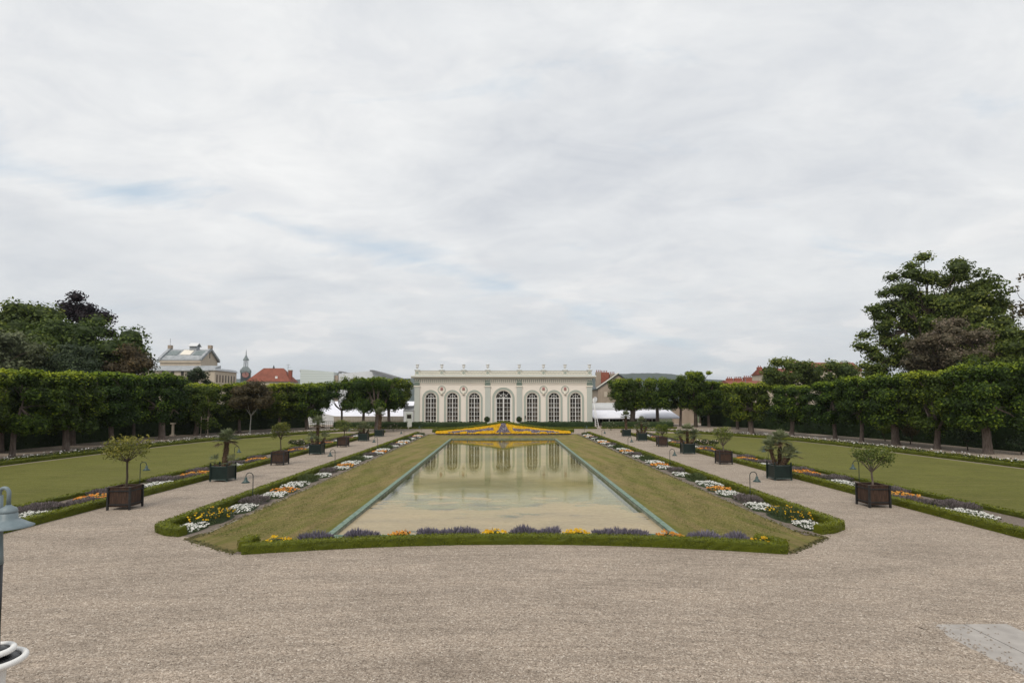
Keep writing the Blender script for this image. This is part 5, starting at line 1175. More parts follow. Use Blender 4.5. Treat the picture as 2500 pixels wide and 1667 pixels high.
wl = MB().add(V, F)
wl.add([(-14.55, 0, -0.3), (-14.55, 12, -0.3), (-14.55, 12, 8.6), (-14.55, 0, 8.6)], [(0, 1, 2, 3)][::1]).add([(14.55, 0, -0.3), (14.55, 12, -0.3), (14.55, 12, 8.6), (14.55, 0, 8.6)], [(3, 2, 1, 0)]).add([(-14.55, 12, -0.3), (14.55, 12, -0.3), (14.55, 12, 8.6), (-14.55, 12, 8.6)], [(3, 2, 1, 0)])
wl.build('wall', M['cream'], OR)
MB().hprism([(0.2, 8.55), (11.8, 8.55), (6.0, 9.15)], -14.3, 14.3).build('roof', M['zinc'], OR)
MB().box(-14.7, 14.7, -0.06, -0.001, -0.3, 0.18).build('plinth', M['creamtrim'], OR)
def arcbar(mb, cx, cz, r_, w, y0, y1, a0=0.0, a1=math.pi, n=18, mi=0):
    for i in range(n):
        a, b2 = a0 + (a1 - a0) * i / n, a0 + (a1 - a0) * (i + 1) / n
        P4 = [(cx + (r_ + s1) * math.cos(t_), cz + (r_ + s1) * math.sin(t_)) for t_, s1 in ((a, -w), (a, 0), (b2, 0), (b2, -w))]
        mb.vprism(P4[::-1], y0, y1, mi)
def bar2(mb, x0, z0, x1, z1, w, y0, y1):
    d = Vector((x1 - x0, z1 - z0)).normalized(); n_ = Vector((-d.y, d.x)) * w / 2
    mb.vprism([(x0 + n_.x, z0 + n_.y), (x0 - n_.x, z0 - n_.y), (x1 - n_.x, z1 - n_.y), (x1 + n_.x, z1 + n_.y)], y0, y1)
def window(cx, hw, zb, zs, door=False):
    w = MB(); ya, yb = 0.20, 0.29
    fw = 0.05 if not door else 0.06
    w.box(cx - hw, cx - hw + fw, ya, yb, zb, zs); w.box(cx + hw - fw, cx + hw, ya, yb, zb, zs); arcbar(w, cx, zs, hw, fw, ya, yb)
    w.box(cx - hw + fw, cx + hw - fw, ya - 0.01, yb - 0.01, zs - 0.04, zs + 0.07 if not door else zs + 0.10)
    w.box(cx - hw + fw, cx + hw - fw, ya, yb, zb, zb + 0.10)
    w.box(cx - (0.055 if not door else 0.10), cx + (0.055 if not door else 0.10), ya - 0.02, yb - 0.012, zb + 0.10, zs - 0.04)
    if door:
        w.box(cx - hw + fw, cx - hw + fw + 0.14, ya - 0.005, yb - 0.008, zb + 0.10, zs - 0.04); w.box(cx + hw - fw - 0.14, cx + hw - fw, ya - 0.005, yb - 0.008, zb + 0.10, zs - 0.04)
    for sgn in (-1, 1):
        xm = cx + sgn * hw * (0.50 if not door else 0.485); w.box(xm - 0.022, xm + 0.022, ya + 0.02, yb - 0.02, zb + 0.10, zs - 0.04)
    rows = 7 if not door else 6; top = zs - 0.04
    for i in range(1, rows):
        z_ = top - (0.80 if not door else 0.72) - (i - 1) * (0.685 if not door else 0.695)
        if z_ < zb + 0.25: break
        t_ = 0.045 if (i == 2 and not door) else 0.025
        w.box(cx - hw + fw, cx + hw - fw, ya + 0.01, yb - 0.004, z_ - t_, z_ + t_)
    arcbar(w, cx, zs + 0.07, hw * 0.5, 0.05, ya + 0.01, yb - 0.005, n=12)
    w.box(cx - 0.035, cx + 0.035, ya, yb - 0.002, zs + 0.07, zs + hw - fw)
    angs = (45, 135)
    for a in angs:
        r0_ = 0.0 if door else hw * 0.5
        bar2(w, cx + r0_ * math.cos(R(a)), zs + 0.07 + r0_ * math.sin(R(a)), cx + (hw - 0.03) * math.cos(R(a)), zs + (hw - 0.03) * math.sin(R(a)), 0.055, ya + 0.012, yb - 0.006)
    o = w.build('door' if door else 'window', M['whitepaint'], OR)
    MB().vprism([(x, z) for x, z in arch_poly(cx, hw + 0.02, zb, zs)], 0.31, 0.35).build('glass', M['glass'], o)
    sr = MB()   # moulded surround with its scale pattern
    r1, r2 = (1.36, 1.06) if not door else (1.82, 1.48)
    zb2 = 0.0
    for sgn in (-1, 1):
        a, b2 = sorted((cx + sgn * r1, cx + sgn * r2)); sr.box(a, b2, -0.055, -0.002, zb2 + 0.18, zs, 1)
        for rr in (r1, r2 + 0.045):
            a, b2 = sorted((cx + sgn * rr, cx + sgn * (rr - 0.045))); sr.box(a, b2, -0.085, -0.056, zb2 + 0.18, zs, 0)
    arcbar(sr, cx, zs, r1, r1 - r2, -0.055, -0.002, n=24, mi=1); arcbar(sr, cx, zs, r1, 0.045, -0.085, -0.056, n=24, mi=0); arcbar(sr, cx, zs, r2 + 0.045, 0.045, -0.085, -0.056, n=24, mi=0)
    n_ = MB()
    sr.build('arch_surround', [M['sagedark'], M['scales']], OR)
    inn = MB(); r3 = hw + 0.07
    for sgn in (-1, 1):
        a, b2 = sorted((cx + sgn * r3, cx + sgn * (hw - 0.001))); inn.box(a, b2, -0.03, -0.003, 0.18, zs)
    arcbar(inn, cx, zs, r3, r3 - hw, -0.03, -0.003, n=20); inn.build('window_moulding', M['creamtrim'], OR)
for c in SIDE: window(c, **W_)
window(0.03, D_['hw'], 0.02, D_['zs'], True)
# pilasters and capitals
for cx in (-14.12, -2.55, 2.62, 14.14):
    MB().box(cx - 0.43, cx + 0.43, -0.14, -0.004, 0.18, 6.62).build('pilaster', M['sage'], OR)
    MB().box(cx - 0.50, cx + 0.50, -0.18, -0.002, 0.0, 0.40).build('pilaster_base', M['sage'], OR)
    cp = MB().box(cx - 0.56, cx + 0.56, -0.22, -0.003, 6.62, 6.72, 1).box(cx - 0.48, cx + 0.48, -0.17, -0.003, 6.72, 6.82, 1)
    cp.box(cx - 0.36, cx + 0.36, -0.15, -0.003, 6.82, 8.0, 1)
    rng = np.random.default_rng(int(cx * 10) % 97)
    for (zz, hw2, nL) in ((6.84, 0.46, 5), (7.12, 0.42, 4), (7.45, 0.38, 4), (7.72, 0.46, 5)):
        for i in range(nL):
            xx = cx - hw2 + 2 * hw2 * (i + 0.5) / nL
            cp.add([(xx - 0.09, -0.16, zz), (xx + 0.09, -0.16, zz), (xx + 0.11, -0.24, zz + 0.2), (xx, -0.30, zz + 0.30), (xx - 0.11, -0.24, zz + 0.2)], [(0, 1, 2, 3, 4)], 0)
    for sgn in (-1, 1):
        cp.lathe([(0.02, 0), (0.12, 0.02), (0.12, 0.05), (0.02, 0.07)], 0, 0, 10) if False else None
        cp.ellipsoid((cx + sgn * 0.42, -0.22, 7.88), (0.12, 0.10, 0.13), 8, 6, 0)
    cp.build('capital', [M['teal'], M['creamtrim']], OR)
# entablature
MB().box(-14.6, 14.6, -0.05, -0.004, 6.92, 6.97).build('string_course', M['creamtrim'], OR)
fr = MB().box(-14.62, 14.62, -0.05, -0.006, 7.22, 8.02, 0)
n = 88
for i in range(n):
    xx = -14.55 + 29.1 * (i + 0.5) / n; fr.box(xx - 0.10, xx + 0.10, -0.16, -0.051, 7.34, 7.84, 1); fr.box(xx - 0.10, xx + 0.10, -0.27, -0.161, 7.64, 7.84, 1)
fr.box(-14.64, 14.64, -0.12, -0.052, 7.22, 7.30, 1)
n2 = 176
for i in range(n2):
    xx = -14.55 + 29.1 * (i + 0.5) / n2; fr.box(xx - 0.045, xx + 0.045, -0.32, -0.052, 7.86, 7.96, 1)
fr.build('bracket_frieze', [M['sagedark'], M['creamtrim']], OR)
co = MB().hprism([(0.0, 8.02), (-0.30, 8.02), (-0.34, 8.08), (-0.62, 8.12), (-0.70, 8.26), (-0.70, 8.31), (0.0, 8.31)], -15.05, 15.15)
co.build('cornice', M['creamtrim'], OR)
MB().hprism([(0.0, 8.312), (-0.72, 8.312), (-0.30, 8.48), (0.0, 8.50)], -15.1, 15.2).build('cornice_top', M['sage'], OR)
# parapet
PX = [-14.12, -10.10, -6.50, -2.55, 2.62, 6.60, 10.14, 14.14]
pp = MB().box(-14.5, 14.5, -0.08, 0.14, 8.50, 9.22, 0).box(-14.5, 14.5, -0.12, 0.18, 9.222, 9.30, 1).box(-14.5, 14.5, -0.10, -0.081, 8.56, 8.62, 1)
o_par = pp.build('parapet', [M['creamtrim'], M['sage']], OR)
sc_ = MB()
for a, b2 in zip(PX[:-1], PX[1:]):
    L = b2 - a - 0.95; x0 = a + 0.475; nw = max(4, round(L / 0.48)); pts = []
    for i in range(nw * 10 + 1): xx = x0 + L * i / (nw * 10); pts.append((xx, -0.10, 8.90 + 0.11 * math.sin(2 * math.pi * i / 10)))
    sc_.tube(pts, 0.028, 5)
    for i in range(nw):
        xx = x0 + L * (i + 0.25) / nw; sc_.ellipsoid((xx, -0.09, 8.87), (0.05, 0.03, 0.05), 6, 4)
        xx = x0 + L * (i + 0.75) / nw; sc_.ellipsoid((xx, -0.09, 8.93), (0.05, 0.03, 0.05), 6, 4)
sc_.build('scroll_relief', M['sagedark'], OR)
for px_ in PX:
    q = MB().box(px_ - 0.36, px_ + 0.36, -0.20, 0.30, 8.46, 9.26, 0).box(px_ - 0.45, px_ + 0.45, -0.28, 0.38, 9.262, 9.40, 1).box(px_ - 0.42, px_ + 0.42, -0.24, 0.34, 8.45, 8.56, 1)
    pdl = q.build('parapet_pedestal', [M['creamtrim'], M['sage']], OR)
    ro = MB()
    for k in range(8):
        a = k * math.pi / 4; ro.ellipsoid((px_ + 0.13 * math.cos(a), -0.215, 8.90 + 0.13 * math.sin(a)), (0.075, 0.03, 0.075), 6, 4)
    ro.box(px_ - 0.30, px_ - 0.26, -0.22, -0.201, 8.62, 9.2); ro.box(px_ + 0.26, px_ + 0.30, -0.22, -0.201, 8.62, 9.2)
    ro.build('rosette', M['teal'], pdl)
    MB().lathe([(0.17, 0), (0.17, 0.05), (0.09, 0.09), (0.06, 0.20), (0.09, 0.24), (0.24, 0.42), (0.25, 0.52), (0.21, 0.68), (0.24, 0.76), (0.34, 0.86), (0.33, 0.90), (0.20, 0.88)], px_, 0.05, 18, 0, 9.40).build('urn', M['whitepaint'], OR, True)
# medallions with busts
for cx in (-10.10, -6.52, 6.60, 10.14):
    md = MB(); arcbar(md, cx, 6.15, 0.66, 0.13, -0.075, -0.002, 0, 2 * math.pi, 30); o = md.build('medallion', M['sagedark'], OR)
    MB().vprism([(cx + 0.52 * math.cos(a), 6.15 + 0.52 * math.sin(a)) for a in np.linspace(0, 2 * math.pi, 25)[:-1]], -0.035, -0.003).build('disc', M['creamtrim'], o)
    rd = MB().ellipsoid((cx - 0.10, -0.06, 6.26), (0.13, 0.08, 0.30), 8, 6).ellipsoid((cx + 0.11, -0.06, 6.26), (0.13, 0.08, 0.29), 8, 6).ellipsoid((cx, -0.07, 6.42), (0.13, 0.09, 0.14), 8, 6)
    rd.build('relief', M['red'], o)
    bt = MB().lathe([(0.10, 0), (0.16, 0.08), (0.25, 0.16), (0.25, 0.22), (0.10, 0.26), (0.13, 0.38), (0.10, 0.46), (0.02, 0.50)], cx, -0.10, 12, 0, 5.28); bt.build('bust_bracket', M['creamtrim'], o)
# potted topiary and lantern by the door
for cx, lb in ((-2.62, 'small clipped ball tree in a pot left of the orangery door'), (2.55, 'small clipped ball tree in a pot right of the orangery door')):
    rt = tag(empty('potted_ball_tree', (cx, 89.6, 0.3)), lb, 'tree', 'ball trees either side of the orangery door')
    MB().lathe([(0.22, 0), (0.30, 0.35), (0.33, 0.42), (0.30, 0.42)], 0, 0, 14).build('pot', M['whitewall'], rt); MB().tube([(0, 0, 0.35), (0, 0, 1.0)], 0.035, 6).build('trunk', M['darkbark'], rt)
    rng = np.random.default_rng(5); d = rng.normal(0, 1, (900, 3)); d /= np.linalg.norm(d, axis=1, keepdims=True)
    mb = MB().ellipsoid((0, 0, 1.35), (0.34, 0.34, 0.36), 12, 8, 0, 0.2, 0.05, rng); mb.leaves(np.array([0, 0, 1.35]) + d * rng.uniform(0.34, 0.5, 900)[:, None], d, 0.11, rng, rng.uniform(0, 0.8, 900)); mb.build('crown', M['yew'], rt)
wl2 = tag(empty('wall_lantern', (3.05 + 0.55, 90.9, 1.9)), 'small dark lantern on the orangery wall right of the door', 'lantern')
MB().box(-0.08, 0.08, -0.20, -0.04, -0.1, 0.2).build('lantern_body', M['iron'], wl2); MB().lathe([(0.13, 0.2), (0.02, 0.34)], 0, -0.12, 8).build('cap', M['iron'], wl2)
# side lean-to with its door
sh_ = tag(empty('side_porch', (-15.55, 91.3, 0.3)), 'narrow grey porch with a half glazed door against the left end of the orangery', 'porch')
MB().box(-0.75, 0.85, 0, 3.0, -0.2, 2.75).build('wall', M['whitewall'], sh_); MB().hprism([(-0.12, 2.752), (3.0, 2.752), (3.0, 3.5)], -0.85, 0.9).build('roof', M['zinc'], sh_)
dr = MB().box(-0.35, 0.65, -0.05, -0.003, 0.1, 2.35).build('door', M['sage'], sh_); MB().box(-0.2, 0.5, -0.07, -0.051, 1.45, 2.1).build('pane', M['glass'], dr); MB().box(-0.28, -0.24, -0.10, -0.052, 1.0, 1.12).build('handle', M['iron'], dr)
MB().box(-0.80, -0.752, -0.05, 0.1, -0.2, 2.75).build('corner_strip', M['greyroof'], sh_)
# leaning ladder
ld = tag(empty('ladder', (14.98, 89.4, 0.3)), 'white double ladder leaning against the right end of the orangery', 'ladder')
for k, dx in ((0, 0.0), (1, 0.55)):
    for dy in (0,):
        MB().tube([(0.30 - dx * 0.9, -0.8, 0), (-0.35 + 0.10 * k, 1.0, 4.7)], 0.045, 6).build('rail', M['whitepaint'], ld)
rg = MB()
for i in range(15):
    f2 = (i + 0.6) / 16; z_ = 4.7 * f2; y_ = -0.8 + 1.8 * f2; xa = 0.30 - 0.65 * f2; xb = (0.30 - 0.495) + (-0.25 - (0.30 - 0.495)) * f2
    MB().tube([(xa, y_, z_), (xb, y_, z_)], 0.022, 5).build('rung', M['whitepaint'], ld)

# ------------------------------------------------------------------ background, left
def simple_window(mb, x, z, w, h, y=-0.02): mb.box(x - w / 2, x + w / 2, y, y + 0.015, z, z + h)
# modern pale building: two facade planes folding, with dark roof slab
mbg = tag(empty('modern_building', (0, 0, 0)), 'long pale modern building with blank clad walls behind the left trees', 'building')
w = MB(); YB = 128.0
def X(u, Y): return (u - 1156) * Y / 1274.0
def Z(v, Y): return H + (922 - v) * Y / 1274.0
w.vprism([(X(692, YB), 0), (X(768, YB), 0), (X(768, YB), Z(854.5, YB)), (X(692, YB), Z(848, YB))], YB, YB + 14)
w.build('clad_wall', M['cladding'], mbg)
MB().vprism([(X(776, YB), 0), (X(918, YB), 0), (X(918, YB), Z(869, YB)), (X(853, YB), Z(851, YB)), (X(776, YB), Z(858, YB))], YB + 1, YB + 14).build('clad_wall', M['whitewall'], mbg)
MB().box(X(768, YB) + 0.002, X(776, YB) - 0.002, YB + 0.6, YB + 10, 0, Z(862, YB)).build('brick_pier', M['stone2'], mbg)
MB().vprism([(X(853, YB), Z(853.6, YB)), (X(853, YB), Z(850.2, YB)), (X(862, YB), Z(850.5, YB)), (X(918, YB), Z(867, YB)), (X(918, YB), Z(870, YB))], YB - 1.2, YB + 12).build('roof_edge', M['greyroof'], mbg)
MB().box(X(683.5, YB), X(692, YB) - 0.002, YB + 2, YB + 4, Z(853, YB), Z(849, YB)).build('gutter_box', M['greyroof'], mbg)
MB().box(X(770, YB), X(775, YB), YB + 3, YB + 4, Z(862, YB) + 0.002, Z(851, YB)).build('vent', M['greyroof'], mbg)
MB().tube([(X(774, YB), YB + 3.5, Z(852, YB)), (X(790, YB), YB + 3.5, Z(855, YB)), (X(800, YB), YB + 3.5, Z(856, YB))], 0.16, 6).build('pipe', M['greyroof'], mbg)
# white canopy between the trees and the low fence
cn = tag(empty('white_marquee', (0, 0, 0)), 'white sloping marquee roof behind the left trees beside the orangery', 'marquee')
YT = 104.0
MB().hprism([(YT, Z(955, YT)), (YT + 9, Z(925, YT) + 0.3), (YT + 18, Z(955, YT)), (YT + 18, Z(955, YT) - 0.15), (YT + 9, Z(925, YT)), (YT, Z(955, YT) - 0.15)], X(700, YT), X(938, YT)).build('canopy', M['canvas'], cn)
for u in (702, 760, 820, 880, 936): MB().tube([(X(u, YT), YT + 0.3, 0.2), (X(u, YT), YT + 0.3, Z(955.5, YT) - 0.1)], 0.07, 6).build('post', M['whitepaint'], cn)
bf = tag(empty('board_fence', (0, 100, 0.3)), 'low fence of beige boards behind the left dark hedge', 'fence')
mb = MB()
for i in range(56):
    xx = X(770, 100) + (X(938, 100) - X(770, 100)) * i / 56
    mb.box(xx, xx + 0.20, 0, 0.04, 0, 1.45 if i > 20 else 1.5)
mb.build('boards', M['beigewood'], bf); MB().box(X(768, 100), X(938, 100), -0.03, 0.10, 1.46, 1.56).build('top_rail', M['beigewood'], bf)
lwl = tag(MB().vprism([(X(703, 102), 0.0), (X(771, 102), 0.0), (X(771, 102), Z(955, 102)), (X(703, 102), Z(940, 102))], 102.2, 102.6).build('screen_wall', M['whitewall']), 'pale blank wall behind the iron railing at the left gap', 'wall')
rl_ = tag(empty('iron_railing', (0, 92.5, 0.3)), 'dark iron railing at the gap in the left trees', 'railing')
x0, x1 = X(713, 92.5), X(772, 92.5)
MB().tube([(x0, 0, 1.0), (x1, 0, 0.95)], 0.025, 6).build('top_rail', M['iron'], rl_); MB().tube([(x0, 0, 0.72), (x1, 0, 0.70)], 0.02, 6).build('mid_rail', M['iron'], rl_)
bl = MB()
for i in range(14): xx = x0 + (x1 - x0) * i / 13; bl.tube([(xx, 0, 0), (xx, 0, 0.98)], 0.022, 5)
bl.build('uprights', M['iron'], rl_)

# zinc roofed hall with low wing
YH = 170.0; th_ = tag(empty('zinc_roofed_hall', (0, 0, 0)), 'tall limestone hall with grey zinc roof and pointed gable beyond the left trees', 'building')
th_.location = (-95.5, YH, 0); th_.scale = (0.94, 0.94, 0.975)
zr, ze = Z(799, YH), Z(823, YH - 5)
Lh = 12.8
# the long eaves side faces the garden; the gable end faces right
MB().box(-Lh / 2, Lh / 2, -5.0, 5.0, 0, ze).build('wall', M['stonecream'], th_)
MB().add([(Lh / 2 - 0.02, -5, ze - 0.01), (Lh / 2 - 0.02, 5, ze - 0.01), (Lh / 2 - 0.02, 0, zr - 0.25), (-Lh / 2 + 0.02, -5, ze - 0.01), (-Lh / 2 + 0.02, 5, ze - 0.01), (-Lh / 2 + 0.02, 0, zr - 0.25)], [(0, 1, 2), (5, 4, 3)]).build('gable', M['stonecream'], th_)
rf = MB().hprism([(-5.5, ze - 0.2), (-5.4, ze + 0.1), (0, zr), (5.4, ze + 0.1), (5.5, ze - 0.2), (0, zr - 0.3)], -Lh / 2 - 0.1, Lh / 2 + 0.6).build('roof', M['zinc'], th_)
sl = (zr - ze - 0.1) / 5.4
def roofpanel(x0, x1, t0, t1, lift, mat, name):
    ya, yb = -5.4 + 5.4 * t0, -5.4 + 5.4 * t1; za, zb = ze + 0.1 + sl * 5.4 * t0 + lift, ze + 0.1 + sl * 5.4 * t1 + lift
    MB().add([(x0, ya, za), (x1, ya, za), (x1, yb, zb), (x0, yb, zb), (x0, ya, za - 0.2), (x1, ya, za - 0.2), (x1, yb, zb - 0.2), (x0, yb, zb - 0.2)], [(0, 1, 2, 3), (4, 5, 1, 0), (5, 6, 2, 1), (7, 4, 0, 3), (6, 7, 3, 2)]).build(name, mat, rf)
roofpanel(-5.6, -2.2, 0.38, 0.80, 0.16, M['lead'], 'roof_light'); roofpanel(-1.4, 1.9, 0.42, 0.88, 0.22, M['creamtrim'], 'roof_patch'); roofpanel(2.7, 6.0, 0.38, 0.80, 0.16, M['lead'], 'roof_light')
for xx in (-Lh / 2 - 0.35, Lh / 2 - 0.3):
    MB().hprism([(-5.7, ze - 0.1), (-5.6, ze + 0.55), (0, zr + 0.5), (5.6, ze + 0.55), (5.7, ze - 0.1), (0, zr - 0.1)], xx, xx + 0.85).build('coping', M['zinc'], th_)
    MB().box(xx - 0.1, xx + 0.95, -0.6, 0.6, zr + 0.2, zr + 1.25).build('ridge_block', M['stone2'], th_)
vn = MB().box(0.4, 2.6, -1.0, 1.0, zr - 0.8, zr + 1.0).build('roof_vent', M['zinc'], th_)
MB().hprism([(-1.5, zr + 0.9), (0, zr + 2.0), (1.5, zr + 0.9), (1.4, zr + 0.8), (0, zr + 1.8), (-1.4, zr + 0.8)], 0.1, 3.0).build('vent_roof', M['whitewall'], vn)
MB().box(Lh / 2 + 0.0, Lh / 2 + 0.03, -0.15, 0.25, ze + 0.8, ze + 2.6).build('slit_window', M['glass'], th_)
MB().box(-Lh / 2 - 0.1, Lh / 2 + 0.1, -5.35, -5.002, ze - 0.9, ze - 0.25).build('cornice', M['stonecream'], th_)
MB().tube([(-Lh / 2, 0, zr + 1.2), (-Lh / 2, 0, zr + 3.4)], 0.05, 5).build('mast', M['iron'], th_)
wg = MB().box(-9.0, 12.6, -11.0, -5.36, 0, Z(849, YH - 11)).build('front_wing', M['stonecream'], th_)
MB().hprism([(-11.5, Z(849, YH - 11)), (-11.3, Z(849, YH - 11) + 0.35), (-5.4, Z(837, YH - 5)), (-5.36, Z(849, YH - 11))], -9.2, 12.8).build('wing_roof', M['zinc'], wg)
mb = MB()
for i in range(7):
    mb = MB(); simple_window(mb, -7.5 + i * 2.9, Z(866, YH - 11), 0.9, 2.0, -11.02); mb.build('window', M['glass'], wg)
sg = MB().box(12.602, 14.0, -11.2, 2.5, 0, Z(848, YH - 11)).build('side_wing', M['stonecream'], th_)
zs_ = Z(848, YH - 11)
MB().add([(12.2, -11.6, zs_), (14.4, -11.6, zs_), (14.4, 2.9, zs_), (12.2, 2.9, zs_), (12.9, -11.0, zs_ + 0.7), (13.7, -11.0, zs_ + 0.7), (13.7, 2.4, zs_ + 0.7), (12.9, 2.4, zs_ + 0.7)],
         [(4, 5, 6, 7), (0, 1, 5, 4), (1, 2, 6, 5), (2, 3, 7, 6), (3, 0, 4, 7), (3, 2, 1, 0)]).build('wing_roof', M['zinc'], sg)
mb = MB()
for i in range(7): MB().box(14.002, 14.03, -10.2 + i * 1.8, -9.6 + i * 1.8, zs_ - 3.4, zs_ - 1.2).build('window', M['glass'], sg)
# clock tower
YC = 185.0; ct = tag(empty('clock_tower', (X(568, YC), YC, 0), R(22)), 'slate clad clock tower with open lantern and thin spire', 'tower')
z1, z2, z3, z4 = Z(856, YC), Z(845, YC), Z(828, YC), Z(820.5, YC)
MB().box(-1.45, 1.45, -1.45, 1.45, 0, z1).build('shaft', M['slate'], ct)
for z_ in (Z(877, YC), Z(884, YC), z1 - 0.002): MB().box(-1.6, 1.6, -1.6, 1.6, z_ - 0.15, z_ + 0.15).build('moulding', M['lead'], ct)
rf = MB(); ring_ = [(1.6, z1 + 0.15), (1.5, z1 + 0.7), (1.15, z2 - 0.2), (0.75, z2 + 0.35)]
for (ra, za), (rb, zb) in zip(ring_[:-1], ring_[1:]):
    rf.add([(-ra, -ra, za), (ra, -ra, za), (ra, ra, za), (-ra, ra, za), (-rb, -rb, zb), (rb, -rb, zb), (rb, rb, zb), (-rb, rb, zb)], [(0, 1, 5, 4), (1, 2, 6, 5), (2, 3, 7, 6), (3, 0, 4, 7), (4, 5, 6, 7)])
rf.build('dome', M['lead'], ct)
for sx, sy in ((0, -1), (1, 0)):
    c_ = MB(); pts = [(1.0 * math.cos(a), 1.0 * math.sin(a)) for a in np.linspace(0, 2 * math.pi, 25)[:-1]]
    zc2 = Z(861, YC)
    if sy: c_.vprism([(x, zc2 + z_) for x, z_ in pts], -1.60, -1.47)
    else: c_.hprism([(x, zc2 + z_) for x, z_ in pts], 1.47, 1.60)
    dl = c_.build('clock_face', M['whitepaint'] if sy == 0 else M['red'], ct)
    hd = MB()
    if sy: hd.box(-0.05, 0.05, -1.63, -1.605, zc2, zc2 + 0.7).box(0.051, 0.5, -1.63, -1.605, zc2 - 0.05, zc2 + 0.05)
    else: hd.box(1.605, 1.63, -0.05, 0.05, zc2, zc2 + 0.7).box(1.605, 1.63, 0.051, 0.5, zc2 - 0.05, zc2 + 0.05)
    hd.build('hands', M['iron'], dl)
for sx in (-1, 1):
    for sy in (-1, 1):
        MB().lathe([(0.12, 0), (0.18, 0.3), (0.05, 0.6), (0.02, 1.1)], sx * 1.5, sy * 1.5, 8, 0, z1 + 0.15).build('finial', M['lead'], ct)
        MB().box(sx * 0.55 - 0.09, sx * 0.55 + 0.09, sy * 0.55 - 0.09, sy * 0.55 + 0.09, z2 + 0.352, z3).build('lantern_post', M['lead'], ct)
MB().lathe([(0.16, z2 + 0.352), (0.16, z3)], 0, 0, 8).build('lantern_core', M['slate'], ct)
MB().lathe([(1.0, z3), (0.85, z3 + 0.35), (0.45, z4), (0.16, z4 + 0.7), (0.08, z4 + 2.0), (0.02, Z(803, YC))], 0, 0, 8).build('spire', M['lead'], ct)
# red roofed house
YR = 168.0; rh = tag(empty('red_roofed_house', (X(621, YR), YR, 0), R(4)), 'house with a broad red tiled hipped roof beside the clock tower', 'house')
ze, zr = Z(876, YR), Z(844, YR)
MB().box(-6.2, 6.0, 0, 8, 0, ze).build('wall', M['stonecream'], rh)
rf = MB().add([(-6.6, -0.4, ze), (6.3, -0.4, ze), (6.3, 8.4, ze), (-6.6, 8.4, ze), (-3.0, 4, zr), (3.0, 4, zr)], [(0, 1, 5, 4), (1, 2, 5), (2, 3, 4, 5), (3, 0, 4), (3, 2, 1, 0)]).build('roof', M['tiles'], rh)
MB().box(5.0, 5.9, 2.0, 3.2, ze, zr - 0.9).build('chimney', M['brick'], rf); MB().box(4.9, 6.0, 1.9, 3.3, zr - 0.898, zr - 0.6).build('chimney', M['stone2'], rf)
MB().lathe([(0.22, 0), (0.30, 0.2), (0.06, 0.9)], 0, 4, 8, 0, zr).build('finial', M['slate'], rf)
MB().box(1.6, 2.3, 0.55, 0.62, ze + 0.9, ze + 1.6).build('roof_light', M['whitepaint'], rf)
tv = MB().tube([(4.6, 3, zr - 2), (4.6, 3, zr + 1.2)], 0.05, 5).tube([(4.0, 3, zr + 1.0), (5.2, 3, zr + 1.0)], 0.04, 5).tube([(4.3, 3, zr + 0.2), (5.6, 3, zr + 0.2)], 0.04, 5)
tv.build('aerial', M['greyroof'], rh)
lr_ = tag(MB().box(X(538, 150), X(700, 150), 150, 154, 0, Z(884, 150)).build('garden_wall', M['stone2']), 'brown stone wall low behind the left trees', 'wall')

# ------------------------------------------------------------------ background, right
aw = tag(empty('white_awning', (0, 0, 0)), 'long white awning on thin posts right of the orangery', 'awning')
YA = 96.0; xa, xb = X(1364, YA), X(1566, YA)
MB().hprism([(YA, Z(959.5, YA)), (YA + 7, Z(943.5, YA) + 0.10), (YA + 7, Z(943.5, YA) - 0.05), (YA, Z(959.5, YA) - 0.14)], xa, xb).build('canvas', M['canvas'], aw)
for i in range(7):
    xx = xa + 0.2 + (xb - xa - 0.3) * i / 6; MB().tube([(xx, YA + 0.15, 0.25), (xx, YA + 0.15, Z(959.5, YA) - 0.1)], 0.05, 6).build('post', M['whitepaint'], aw)
bw = tag(empty('glazed_building', (0, 0, 0)), 'low flat roofed building with glazed front under the white awning', 'building')
YG = 103.5
MB().box(xa + 0.2, xb - 2.0, YG, YG + 8, 0, Z(940, YG)).build('wall', M['creamtrim'], bw)
MB().box(xa - 0.2, xb - 1.0, YG - 0.3, YG + 8.2, Z(940, YG) + 0.002, Z(933, YG)).build('roof_slab', M['whitewall'], bw)
MB().box(xa - 0.0, xb - 1.2, YG + 1.5, YG + 8.0, Z(933, YG) + 0.002, Z(925, YG)).build('upper_slab', M['whitewall'], bw)
fr = MB()
for i in range(20): xx = xa + 1.0 + i * 0.62; fr.box(xx - 0.04, xx + 0.04, YG - 0.06, YG - 0.031, 0.3, Z(955, YG))
wn = MB().box(xa + 0.8, xa + 13.0, YG - 0.03, YG - 0.002, 0.5, Z(957, YG)).build('window', M['glass'], bw); fr.build('mullions', M['beigewood'], wn)
pw = tag(MB().box(X(1548, 108), X(1600, 108), 108, 109, 0, Z(927, 108)).build('garden_wall', M['stone2']), 'pinkish stone wall at the right end of the white awning', 'wall')
